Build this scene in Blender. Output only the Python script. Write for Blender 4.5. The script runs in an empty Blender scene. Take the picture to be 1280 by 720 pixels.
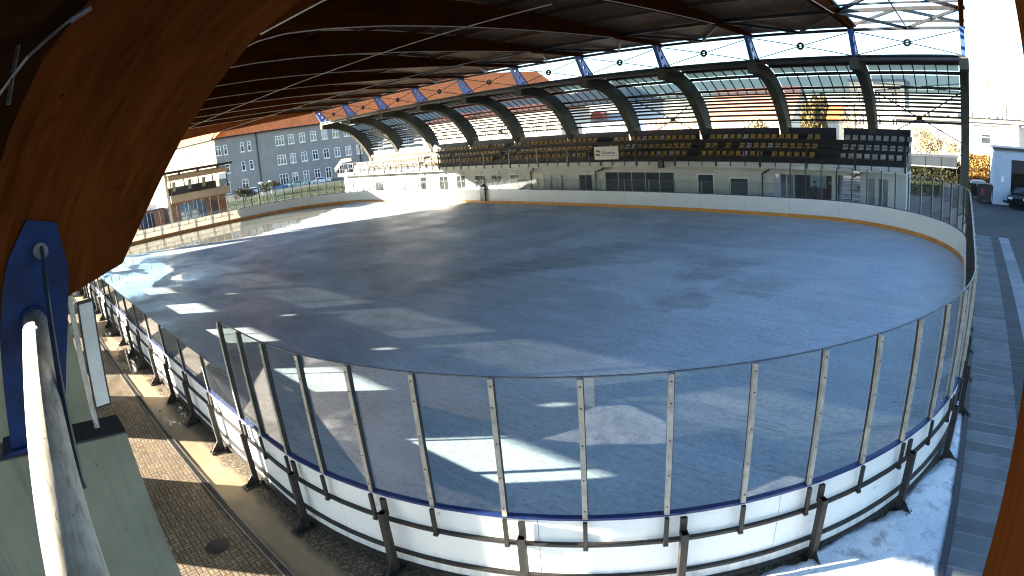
import bpy, bmesh, math, random
from mathutils import Vector, Matrix, noise

random.seed(7)
scene = bpy.context.scene
COL = scene.collection
PI = math.pi
R_ = math.radians

# ------------------------------------------------------------------ mesh collector
class MB:
    def __init__(s):
        s.v = []; s.f = []; s.m = []; s.uv = {}
    def add(s, vs, fs, mi=0, uvs=None):
        o = len(s.v); s.v += [tuple(p) for p in vs]
        for k, f in enumerate(fs):
            if uvs: s.uv[len(s.f)] = uvs[k]
            s.f.append([i + o for i in f]); s.m.append(mi)
        return s
    def box(s, x0, x1, y0, y1, z0, z1, mi=0):
        v = [(x0, y0, z0), (x1, y0, z0), (x1, y1, z0), (x0, y1, z0), (x0, y0, z1), (x1, y0, z1), (x1, y1, z1), (x0, y1, z1)]
        return s.add(v, [(3, 2, 1, 0), (4, 5, 6, 7), (0, 1, 5, 4), (1, 2, 6, 5), (2, 3, 7, 6), (3, 0, 4, 7)], mi)
    def beam(s, a, b, w, h, mi=0, up=(0, 0, 1)):
        a = Vector(a); b = Vector(b); d = (b - a).normalized(); u = Vector(up)
        if abs(d.dot(u)) > .98: u = Vector((0, 1, 0))
        r = d.cross(u).normalized() * w / 2; u = r.cross(d).normalized() * h / 2
        v = [a - r - u, a + r - u, a + r + u, a - r + u, b - r - u, b + r - u, b + r + u, b - r + u]
        return s.add(v, [(3, 2, 1, 0), (4, 5, 6, 7), (0, 1, 5, 4), (1, 2, 6, 5), (2, 3, 7, 6), (3, 0, 4, 7)], mi)
    def tube(s, a, b, r, n=10, mi=0, r2=None):
        a = Vector(a); b = Vector(b); d = (b - a).normalized()
        u = Vector((0, 0, 1)) if abs(d.z) < .95 else Vector((1, 0, 0))
        x = d.cross(u).normalized(); y = d.cross(x).normalized(); r2 = r if r2 is None else r2
        v = []
        for k in range(n):
            t = 2 * PI * k / n; o = x * math.cos(t) + y * math.sin(t)
            v += [a + o * r, b + o * r2]
        f = [(2 * k, 2 * ((k + 1) % n), 2 * ((k + 1) % n) + 1, 2 * k + 1) for k in range(n)]
        f += [[2 * k for k in range(n)][::-1], [2 * k + 1 for k in range(n)]]
        return s.add(v, f, mi)
    def path(s, pts, r, n=8, mi=0):
        for a, b in zip(pts[:-1], pts[1:]): s.tube(a, b, r, n, mi)
        return s
    def prism(s, poly, axis, c0, c1, mi=0):
        # poly in the two other axes; axis 'x': (y,z), 'y': (x,z), 'z': (x,y)
        def P(p, c):
            return {'x': (c, p[0], p[1]), 'y': (p[0], c, p[1]), 'z': (p[0], p[1], c)}[axis]
        n = len(poly); v = [P(p, c0) for p in poly] + [P(p, c1) for p in poly]
        f = [list(range(n))[::-1], list(range(n, 2 * n))] + [(k, (k + 1) % n, n + (k + 1) % n, n + k) for k in range(n)]
        return s.add(v, f, mi)
    def ribbon(s, A, B, mi=0):
        v = list(A) + list(B); n = len(A)
        return s.add(v, [(k, k + 1, n + k + 1, n + k) for k in range(n - 1)], mi)
    def mesh(s, name, mats, smooth=False, recalc=True):
        me = bpy.data.meshes.new(name); me.from_pydata(s.v, [], s.f)
        mats = mats if isinstance(mats, (list, tuple)) else [mats]
        for m in mats: me.materials.append(m)
        me.polygons.foreach_set('material_index', s.m)
        if s.uv:
            ul = me.uv_layers.new(name='UVMap')
            for k, p in enumerate(me.polygons):
                if k in s.uv:
                    for j, li in enumerate(p.loop_indices): ul.data[li].uv = s.uv[k][j]
        if recalc:
            bm = bmesh.new(); bm.from_mesh(me); bmesh.ops.recalc_face_normals(bm, faces=bm.faces); bm.to_mesh(me); bm.free()
        if smooth: me.polygons.foreach_set('use_smooth', [True] * len(me.polygons))
        me.update(); return me
    def build(s, name, mats, parent=None, smooth=False, loc=None, rotz=0, recalc=True):
        return inst(name, s.mesh(name, mats, smooth, recalc), parent, loc, rotz)

def inst(name, me, parent=None, loc=None, rotz=0):
    o = bpy.data.objects.new(name, me); COL.objects.link(o)
    if parent: o.parent = parent
    if loc: o.location = loc
    if rotz: o.rotation_euler = (0, 0, rotz)
    return o
def tag(o, label, cat, group=None):
    o['label'] = label; o['category'] = cat
    if group: o['group'] = group
    return o
def thing(name, label, cat, loc=(0, 0, 0), group=None, rotz=0):
    o = bpy.data.objects.new(name, None); COL.objects.link(o); o.location = loc; o.rotation_euler = (0, 0, rotz)
    o.empty_display_size = .2
    return tag(o, label, cat, group)
def struct(o):
    o['kind'] = 'structure'; return o
def copy_tree(o, parent=None):
    c = o.copy(); COL.objects.link(c)
    if parent: c.parent = parent
    for ch in list(o.children): copy_tree(ch, c)
    return c
ORD = ['first', 'second', 'third', 'fourth', 'fifth', 'sixth', 'seventh', 'eighth', 'ninth', 'tenth', 'eleventh', 'twelfth', 'thirteenth', 'fourteenth', 'fifteenth']

# ------------------------------------------------------------------ materials
class N:
    def __init__(s, name):
        s.m = bpy.data.materials.new(name); s.m.use_nodes = True; s.t = s.m.node_tree; s.t.nodes.clear()
        s.out = s.n('ShaderNodeOutputMaterial')
    def n(s, typ, **k):
        x = s.t.nodes.new(typ)
        for a, b in k.items(): setattr(x, a, b)
        return x
    def l(s, a, b): s.t.links.new(a, b)
    def set(s, sock, v):
        if hasattr(v, 'links') or hasattr(v, 'is_linked'): s.l(v, sock)
        else: sock.default_value = v
    def math(s, op, a, b=0.0, c=None, clamp=False):
        x = s.n('ShaderNodeMath', operation=op, use_clamp=clamp); s.set(x.inputs[0], a); s.set(x.inputs[1], b)
        if c is not None: s.set(x.inputs[2], c)
        return x.outputs[0]
    def noise(s, vec, scale, detail=3, rough=.55, dist=0):
        x = s.n('ShaderNodeTexNoise'); s.set(x.inputs['Vector'], vec); x.inputs['Scale'].default_value = scale
        x.inputs['Detail'].default_value = detail; x.inputs['Roughness'].default_value = rough; x.inputs['Distortion'].default_value = dist
        return x.outputs['Fac']
    def ramp(s, f, *stops):
        x = s.n('ShaderNodeValToRGB'); s.set(x.inputs[0], f); e = x.color_ramp.elements
        while len(e) < len(stops): e.new(.5)
        for k, (p, c) in enumerate(stops):
            e[k].position = p; e[k].color = (c, c, c, 1) if isinstance(c, (int, float)) else (*c[:3], 1)
        return x.outputs[0]
    def mix(s, f, a, b, blend='MIX'):
        x = s.n('ShaderNodeMix', data_type='RGBA', blend_type=blend); s.set(x.inputs[0], f)
        s.set(x.inputs[6], a if not isinstance(a, tuple) else (*a[:3], 1)); s.set(x.inputs[7], b if not isinstance(b, tuple) else (*b[:3], 1))
        return x.outputs[2]
    def map(s, vec, scale=(1, 1, 1), rot=(0, 0, 0), loc=(0, 0, 0)):
        x = s.n('ShaderNodeMapping'); s.set(x.inputs[0], vec); x.inputs[1].default_value = loc; x.inputs[2].default_value = rot; x.inputs[3].default_value = scale
        return x.outputs[0]
    def pos(s): return s.n('ShaderNodeNewGeometry').outputs['Position']
    def obj(s): return s.n('ShaderNodeTexCoord').outputs['Object']
    def xyz(s, v):
        x = s.n('ShaderNodeSeparateXYZ'); s.l(v, x.inputs[0]); return x.outputs
    def bump(s, h, strength=.3, dist=.01):
        x = s.n('ShaderNodeBump'); s.set(x.inputs['Height'], h); x.inputs['Strength'].default_value = strength; x.inputs['Distance'].default_value = dist
        return x.outputs[0]
    def bsdf(s, col, rough=.6, metal=0., normal=None, spec=.5, **k):
        b = s.n('ShaderNodeBsdfPrincipled'); s.set(b.inputs['Base Color'], col if not isinstance(col, tuple) else (*col[:3], 1))
        s.set(b.inputs['Roughness'], rough); s.set(b.inputs['Metallic'], metal); s.set(b.inputs['Specular IOR Level'], spec)
        if normal is not None: s.l(normal, b.inputs['Normal'])
        return b.outputs[0]
    def done(s, sh):
        s.l(sh, s.out.inputs[0]); return s.m

def simple(name, col, rough=.6, metal=0., var=.25, scale=3., bump=0., spec=.5, fine=40.):
    k = N(name); p = k.pos(); f = k.noise(p, scale, 5, .6); g = k.noise(p, fine, 2)
    lo = tuple(c * (1 - var) for c in col); hi = tuple(min(1, c * (1 + var)) for c in col)
    c = k.mix(k.ramp(f, (.3, 0.), (.7, 1.)), lo, hi)
    c = k.mix(k.math('MULTIPLY', g, var * .6), c, tuple(x * .5 for x in col))
    nm = k.bump(k.noise(p, fine * 1.5, 3), bump, .01) if bump else None
    r = k.math('ADD', k.math('MULTIPLY', f, .2), rough - .1)
    return k.done(k.bsdf(c, r, metal, nm, spec))

def wood(name, dark, light, uvmap=True, lam=.04, rough=.45):
    k = N(name)
    v = k.n('ShaderNodeTexCoord').outputs['UV'] if uvmap else k.pos()
    g1 = k.noise(k.map(v, (1.1, 10, 1)), 1.0, 6, .66, .8)
    g2 = k.noise(k.map(v, (3.5, 46, 1)), 1.0, 4, .65, .3)
    big = k.noise(k.map(v, (.5, 1.6, 1)), 1.0, 3)
    c = k.mix(k.ramp(g1, (.28, 0.), (.72, 1.)), dark, light)
    c = k.mix(k.math('MULTIPLY', k.ramp(g2, (.4, 0.), (.75, 1.)), .45), c, tuple(x * .35 for x in dark))
    c = k.mix(k.ramp(big, (.35, 0.), (.75, .55)), c, tuple(x * 1.5 for x in light))
    xy = k.xyz(v)
    # lamella joints
    fr = k.math('FRACT', k.math('DIVIDE', xy[1], lam))
    lamv = k.n('ShaderNodeTexWhiteNoise', noise_dimensions='1D'); k.l(k.math('FLOOR', k.math('DIVIDE', xy[1], lam)), lamv.inputs['W'])
    c = k.mix(k.math('MULTIPLY', lamv.outputs[0], .14), c, tuple(x * .5 for x in dark))
    c = k.mix(k.math('MULTIPLY', k.math('LESS_THAN', fr, .05), .22), c, tuple(x * .3 for x in dark))
    # knots
    vo = k.n('ShaderNodeTexVoronoi'); k.l(k.map(v, (1.7, 2.8, 1)), vo.inputs['Vector']); vo.inputs['Scale'].default_value = 2.6; vo.inputs['Randomness'].default_value = 1.
    sel = k.n('ShaderNodeSeparateColor'); k.l(vo.outputs['Color'], sel.inputs[0])
    kn = k.math('MULTIPLY', k.math('LESS_THAN', vo.outputs['Distance'], k.math('MULTIPLY', sel.outputs[1], .10)), k.math('GREATER_THAN', sel.outputs[0], .3))
    c = k.mix(k.math('MULTIPLY', kn, .85), c, (.008, .004, .002))
    # water stains
    st = k.noise(k.map(v, (.9, 1.6, 1)), 1.3, 5, .7, 1.)
    c = k.mix(k.ramp(st, (.56, 0.), (.72, .4)), c, tuple(x * .4 for x in dark))
    r = k.math('ADD', rough - .1, k.math('MULTIPLY', g1, .3))
    return k.done(k.bsdf(c, r, 0, k.bump(g2, .25, .004), .0))

M = {}
M['arch'] = wood('arch_wood', (.032, .0082, .002), (.085, .0235, .006), True)
M['archlit'] = wood('lit_arch_wood', (.075, .021, .006), (.18, .06, .018), True)  # lighter copy of the arch wood, bounced sunlight put into the colour
M['palestrip'] = simple('pale_strip', (.62, .56, .48), .5, 0, .2, 5.)
M['litwood'] = simple('sunlit_gable_wood', (.20, .062, .016), .6, 0, .4, .9, .05, .1)  # warm tone of sunlit wood put into the colour
M['shadewood'] = simple('shaded_eaves_wood', (.018, .009, .005), .8, 0, .4, 1.5, 0, .0)  # darker copy of the deck wood, shade put into the colour
M['beamwood'] = simple('beam_wood', (.085, .035, .014), .5, 0, .4, 1.5, .1)
def plank_wood(name, col, wet):
    k = N(name); p = k.pos(); xy = k.xyz(p)
    st = k.noise(k.map(p, (.3, 6, 1)), 1.5, 5, .6); q = k.math('FLOOR', k.math('DIVIDE', xy[0], .6))
    w = k.n('ShaderNodeTexWhiteNoise', noise_dimensions='1D'); k.l(q, w.inputs['W'])
    c = k.mix(st, tuple(x * .5 for x in col), tuple(x * 1.35 for x in col))
    c = k.mix(k.math('MULTIPLY', w.outputs[0], .4), c, tuple(x * .45 for x in col))
    mo = k.noise(p, .9, 6, .7); c = k.mix(k.ramp(mo, (.5, 0.), (.7, .6)), c, tuple(x * .25 for x in col))
    c = k.mix(k.math('MULTIPLY', k.math('LESS_THAN', k.math('FRACT', k.math('DIVIDE', xy[0], .6)), .03), .7), c, (.01, .006, .004))
    return k.done(k.bsdf(c, .6, 0, None, .3))
M['deck'] = plank_wood('roof_deck_wood', (.16, .078, .034), 0)
M['bluesteel'] = simple('blue_steel', (.003, .015, .070), .5, .0, .35, 4., .05, .12)
def worn(name, col):
    k = N(name); p = k.pos(); f = k.noise(p, 2.5, 5, .6); e = k.noise(p, 11, 6, .75, .4); s_ = k.noise(k.map(p, (14, 14, 1.2)), 1.4, 5, .65)
    c = k.mix(k.ramp(f, (.3, 0.), (.7, 1.)), tuple(x * .6 for x in col), tuple(x * 1.5 for x in col)); c = k.mix(k.ramp(s_, (.55, 0.), (.75, .5)), c, (.03, .028, .026))
    c = k.mix(k.ramp(e, (.66, 0.), (.69, .9)), c, (.055, .022, .010))
    return k.done(k.bsdf(c, k.math('ADD', .4, k.math('MULTIPLY', f, .3)), 0, k.bump(e, .3, .003), .15))
M['bluesteel'] = worn('worn_blue_steel', (.0035, .0155, .066))
M['blueplate'] = simple('blue_bracket_paint', (.05, .11, .36), .45, .0, .25, 4.)
M['dark'] = simple('dark_steel', (.020, .019, .019), .5, .3, .4, 5.)
M['black'] = simple('black_paint', (.010, .010, .011), .5, 0, .4, 4.)
M['postdark'] = simple('weathered_dark_steel', (.030, .027, .025), .55, .35, .5, 7., .1)
M['rod'] = simple('galvanised_rod', (.42, .38, .33), .4, .4, .2, 6.)
M['alu'] = simple('aluminium_post', (.36, .34, .30), .5, .2, .25, 9.)
M['straps'] = simple('blue_grey_strap', (.020, .032, .050), .5, 0, .25, 5., 0, .2)
M['greysteel'] = simple('grey_steel', (.10, .12, .145), .4, .3, .25, 5.)
M['cap'] = simple('blue_dasher_cap', (.008, .024, .12), .4, 0, .2, 4.)
M['kick'] = simple('yellow_kick_plate', (.62, .25, .035), .45, 0, .25, 2.)
M['rubber'] = simple('black_rubber_edge', (.012, .013, .02), .6, 0, .4, 6.)
M['bitumen'] = simple('black_bitumen', (.008, .008, .009), .8, 0, .4, 8.)
def hdpe():
    k = N('white_board_plastic'); p = k.pos()
    f = k.noise(p, 1.3, 5, .6); s = k.noise(k.map(p, (9, 9, .8)), 1, 4)
    z = k.xyz(p)[2]
    c = k.mix(k.ramp(f, (.3, 0.), (.75, 1.)), (.82, .84, .85), (.89, .90, .90))
    sc = k.noise(k.map(p, (2, 2, 14)), 2, 3); c = k.mix(k.ramp(sc, (.62, 0.), (.8, .35)), c, (.42, .45, .5))
    c = k.mix(k.math('MULTIPLY', k.ramp(z, (.0, 1.), (.35, 0.)), k.ramp(s, (.4, 0.), (.7, .6))), c, (.4, .37, .33))
    vo = k.n('ShaderNodeTexVoronoi'); k.l(p, vo.inputs['Vector']); vo.inputs['Scale'].default_value = 3.2; sp = k.n('ShaderNodeSeparateColor'); k.l(vo.outputs['Color'], sp.inputs[0])
    pm = k.math('MULTIPLY', k.math('LESS_THAN', vo.outputs['Distance'], k.math('MULTIPLY', sp.outputs[1], .11)), k.math('GREATER_THAN', sp.outputs[0], .72)); c = k.mix(k.math('MULTIPLY', pm, .5), c, (.25, .26, .28))
    b = k.bsdf(c, .35, 0, None, .4); t = k.n('ShaderNodeBsdfTranslucent'); k.l(k.mix(.5, c, (.9, .8, .6)), t.inputs[0])
    mx = k.n('ShaderNodeMixShader'); mx.inputs[0].default_value = .28; k.l(b, mx.inputs[1]); k.l(t.outputs[0], mx.inputs[2])
    return k.done(mx.outputs[0])
M['board'] = hdpe()
def glass(name, tint, dirt=.03, refl=1.):
    k = N(name); p = k.pos()
    t = k.n('ShaderNodeBsdfTransparent'); t.inputs[0].default_value = (*tint, 1)
    g = k.n('ShaderNodeBsdfGlossy'); g.inputs['Roughness'].default_value = .015; g.inputs[0].default_value = (.95, .97, 1, 1)
    lw = k.n('ShaderNodeLayerWeight'); lw.inputs[0].default_value = .5
    f = k.math('MULTIPLY', k.math('ADD', .04, k.math('MULTIPLY', k.math('POWER', lw.outputs['Facing'], 5.), .96)), 1.8 * refl, clamp=True)
    mx = k.n('ShaderNodeMixShader'); k.l(f, mx.inputs[0]); k.l(t.outputs[0], mx.inputs[1]); k.l(g.outputs[0], mx.inputs[2])
    d = k.n('ShaderNodeBsdfDiffuse'); d.inputs[0].default_value = (.55, .58, .6, 1)
    sm = k.noise(p, 2.5, 6, .7); df = k.math('MULTIPLY', k.ramp(sm, (.42, .15), (.75, 1.)), dirt)
    m2 = k.n('ShaderNodeMixShader'); k.l(df, m2.inputs[0]); k.l(mx.outputs[0], m2.inputs[1]); k.l(d.outputs[0], m2.inputs[2])
    return k.done(m2.outputs[0])
M['glass'] = glass('clear_rink_glass', (.83, .885, .87), .05)
M['skyglass'] = glass('roof_light_glass', (.75, .84, .86), .05)
M['milky'] = glass('milky_sun_filter', (.05, .052, .052), .5, .5)
def polymat():
    k = N('grey_roof_glazing'); p = k.pos(); f = k.noise(p, .8, 4, .6)
    t = k.n('ShaderNodeBsdfTransparent'); t.inputs[0].default_value = (.55, .6, .58, 1)
    tr = k.n('ShaderNodeBsdfTranslucent'); k.l(k.mix(f, (.16, .19, .175), (.34, .37, .34)), tr.inputs[0]); df = k.bsdf((.16, .18, .17), .3, 0, None, .4)
    a = k.n('ShaderNodeMixShader'); a.inputs[0].default_value = .45; k.l(tr.outputs[0], a.inputs[1]); k.l(df, a.inputs[2])
    b = k.n('ShaderNodeMixShader'); b.inputs[0].default_value = .12; k.l(a.outputs[0], b.inputs[1]); k.l(t.outputs[0], b.inputs[2])
    return k.done(b.outputs[0])
M['poly'] = polymat()
def pane(name, col):
    k = N(name); p = k.pos(); f = k.noise(p, .7, 3)
    return k.done(k.bsdf(k.mix(f, tuple(c * .5 for c in col), tuple(c * 1.5 for c in col)), .06, 0, None, .8))
M['pane'] = pane('window_pane', (.03, .036, .042))
M['panelight'] = pane('pale_window_pane', (.16, .19, .22))
M['bluepane'] = pane('blue_door_glass', (.10, .19, .33))

def concrete(name, col, streak=.6):
    k = N(name); p = k.pos()
    f = k.noise(p, 1.1, 6, .62); s = k.noise(k.map(p, (7, 7, .45)), 1.2, 5, .65); d = k.noise(p, 26, 4, .7)
    c = k.mix(k.ramp(f, (.3, 0.), (.72, 1.)), tuple(x * .78 for x in col), tuple(x * 1.18 for x in col))
    c = k.mix(k.ramp(s, (.52, 0.), (.72, streak)), c, tuple(x * .42 for x in col))
    dr = k.noise(k.map(p, (30, 30, 3.2)), 1., 2, .5); c = k.mix(k.ramp(dr, (.76, 0.), (.79, .75)), c, tuple(x * .22 for x in col))
    c = k.mix(k.math('MULTIPLY', k.ramp(d, (.6, 0.), (.8, 1.)), .3), c, tuple(x * .5 for x in col))
    return k.done(k.bsdf(c, .8, 0, k.bump(d, .3, .006), .25))
M['pier'] = concrete('green_grey_concrete', (.145, .15, .112), .45)
M['rib'] = concrete('rib_concrete', (.085, .083, .062), .5)
def plaster(name, col, var=.12, grime=.35):
    k = N(name); p = k.pos(); f = k.noise(p, .35, 5, .6); s = k.noise(k.map(p, (1.5, 1.5, .12)), 1.2, 5, .65); z = k.xyz(p)[2]
    c = k.mix(k.ramp(f, (.3, 0.), (.7, 1.)), tuple(x * (1 - var) for x in col), tuple(min(.9, x * (1 + var)) for x in col))
    c = k.mix(k.ramp(s, (.5, 0.), (.75, grime)), c, tuple(x * .62 for x in col))
    return k.done(k.bsdf(c, .85, 0, k.bump(k.noise(p, 30, 3), .15, .01), .2))
M['plwhite'] = plaster('white_plaster', (.50, .505, .475))
M['plgrey'] = plaster('grey_plaster', (.24, .23, .21), .1, .4)
M['plcream'] = plaster('cream_plaster', (.40, .33, .22))
M['plwarm'] = plaster('warm_white_plaster', (.70, .64, .52))
M['garage'] = plaster('blue_grey_plaster', (.42, .49, .55), .06, .25)
M['beige'] = plaster('beige_render', (.38, .31, .22), .1, .3)
def tiles(name, col, sx=3.2):
    k = N(name); p = k.n('ShaderNodeTexCoord').outputs['UV']
    br = k.n('ShaderNodeTexBrick'); k.l(k.map(p, (sx, sx, sx)), br.inputs['Vector'])
    br.inputs['Color1'].default_value = (*[c * .75 for c in col], 1); br.inputs['Color2'].default_value = (*[min(1, c * 1.2) for c in col], 1); br.inputs['Mortar'].default_value = (*[c * .25 for c in col], 1)
    br.inputs['Scale'].default_value = 1.; br.inputs['Mortar Size'].default_value = .05; br.inputs['Brick Width'].default_value = .9; br.inputs['Row Height'].default_value = .9
    c = k.mix(k.ramp(k.noise(k.pos(), .25, 5), (.35, 0.), (.75, .55)), br.outputs[0], tuple(x * .5 for x in col))
    return k.done(k.bsdf(c, .75, 0, None, .3))
M['tile'] = tiles('orange_roof_tiles', (.82, .21, .055))
M['tilepale'] = tiles('pale_orange_roof_tiles', (.55, .27, .17))
M['tiledark'] = tiles('dark_roof_tiles', (.075, .055, .06))
def bricks():
    k = N('orange_brick'); p = k.pos(); c0 = k.n('ShaderNodeCombineXYZ'); q = k.xyz(p); k.l(k.math('ADD', q[0], q[1]), c0.inputs[0]); k.l(q[2], c0.inputs[1])
    br = k.n('ShaderNodeTexBrick'); k.l(c0.outputs[0], br.inputs['Vector']); br.inputs['Scale'].default_value = 4.
    br.inputs['Color1'].default_value = (.30, .12, .055, 1); br.inputs['Color2'].default_value = (.38, .17, .08, 1); br.inputs['Mortar'].default_value = (.25, .2, .16, 1); br.inputs['Mortar Size'].default_value = .02
    return k.done(k.bsdf(k.mix(k.noise(p, .6, 4), br.outputs[0], (.22, .09, .045)), .85, 0, None, .2))
M['brick'] = bricks()
M['whiteframe'] = simple('white_window_frame', (.72, .72, .70), .4, 0, .06, 2.)
M['roofdark'] = simple('dark_roof_sheet', (.035, .040, .042), .5, 0, .4, 1.5)
M['navy'] = simple('navy_panel', (.006, .009, .024), .55, 0, .35, 1.5)
M['tier'] = simple('dark_tier', (.0065, .007, .010), .7, 0, .4, 1.5)
M['seaty'] = simple('yellow_seat', (.30, .185, .045), .45, 0, .3, 1.2)
M['seatw'] = simple('pale_seat', (.27, .265, .24), .45, 0, .3, 1.2)
M['cream'] = simple('cream_paint', (.62, .54, .40), .5, 0, .15, 3.)
M['brown'] = simple('brown_panel', (.09, .045, .03), .6, 0, .3, 2.)
M['grey'] = simple('grey_metal', (.22, .23, .24), .5, .2, .2, 3.)
M['lightgrey'] = simple('light_grey_metal', (.45, .46, .46), .5, .1, .15, 3.)
M['red'] = simple('red_paint', (.45, .05, .03), .5, 0, .2, 3.)
M['orange'] = simple('orange_paint', (.62, .24, .06), .5, 0, .2, 3.)
M['skyblue'] = simple('pale_blue_panel', (.36, .50, .68), .35, 0, .1, 1.)
M['signwhite'] = simple('sign_white', (.62, .60, .57), .5, 0, .06, 3.)
M['signgrey'] = simple('sign_text', (.07, .075, .075), .5, 0, .1, 3.)
M['maroon'] = simple('sign_maroon', (.14, .02, .02), .5, 0, .1, 3.)
M['skin'] = simple('skin', (.45, .28, .2), .5, 0, .1, 6.)
M['cloth'] = simple('dark_cloth', (.012, .014, .02), .85, 0, .3, 6.)
M['clothred'] = simple('rust_cloth', (.20, .05, .025), .85, 0, .3, 6.)
M['carwhite'] = simple('white_car_paint', (.66, .68, .70), .2, 0, .03, 2., 0, .6)
M['cargreen'] = simple('pale_green_car_paint', (.32, .42, .36), .2, 0, .03, 2., 0, .6)
M['cardark'] = simple('dark_car_paint', (.010, .011, .013), .18, 0, .05, 2., 0, .6)
M['carblue'] = simple('blue_car_paint', (.10, .17, .30), .2, 0, .05, 2., 0, .6)
M['tyre'] = simple('tyre_rubber', (.010, .010, .010), .8, 0, .2, 10.)
M['lampglass'] = simple('lamp_glass', (.7, .7, .66), .2, 0, .05, 3.)
M['tubepaint'] = None
def tube_mat():
    k = N('flaking_white_tube_paint'); p = k.pos()
    f = k.noise(p, 3, 5, .6); c = k.mix(k.ramp(f, (.3, 0.), (.7, 1.)), (.27, .25, .20), (.42, .39, .325))
    s = k.noise(k.map(p, (6, 22, 22), (.2, .3, .4)), 1.6, 4, .7, .6); c = k.mix(k.ramp(s, (.64, 0.), (.665, .9)), c, (.035, .028, .02))
    d = k.noise(k.map(p, (3, 30, 30)), 1.6, 4); c = k.mix(k.ramp(d, (.48, 0.), (.68, .6)), c, (.13, .105, .08))
    return k.done(k.bsdf(c, .5, 0, k.bump(s, .3, .004), .4))
M['tubepaint'] = tube_mat()
def mural():
    k = N('colourful_mural'); p = k.pos(); x = k.xyz(p)[0]
    c = k.ramp(k.math('DIVIDE', k.math('ADD', x, 44.), 16.), (0., (.25, .42, .55)), (.18, (.62, .66, .7)), (.32, (.08, .16, .42)), (.46, (.10, .2, .5)), (.5, (.62, .09, .06)), (.6, (.6, .12, .06)), (.66, (.62, .3, .1)), (1., (.45, .32, .2)))
    w = k.n('ShaderNodeTexWave'); w.inputs['Scale'].default_value = .45; w.inputs['Distortion'].default_value = 6.; w.inputs['Detail'].default_value = 2.; k.l(p, w.inputs['Vector'])
    c = k.mix(k.ramp(w.outputs[1], (.45, 0.), (.6, .8)), c, (.7, .7, .66)); b = k.noise(p, 1.1, 3, .5, 2); c = k.mix(k.ramp(b, (.56, 0.), (.6, .85)), c, (.03, .04, .07))
    return k.done(k.bsdf(c, .7))
M['mural'] = mural()

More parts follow.
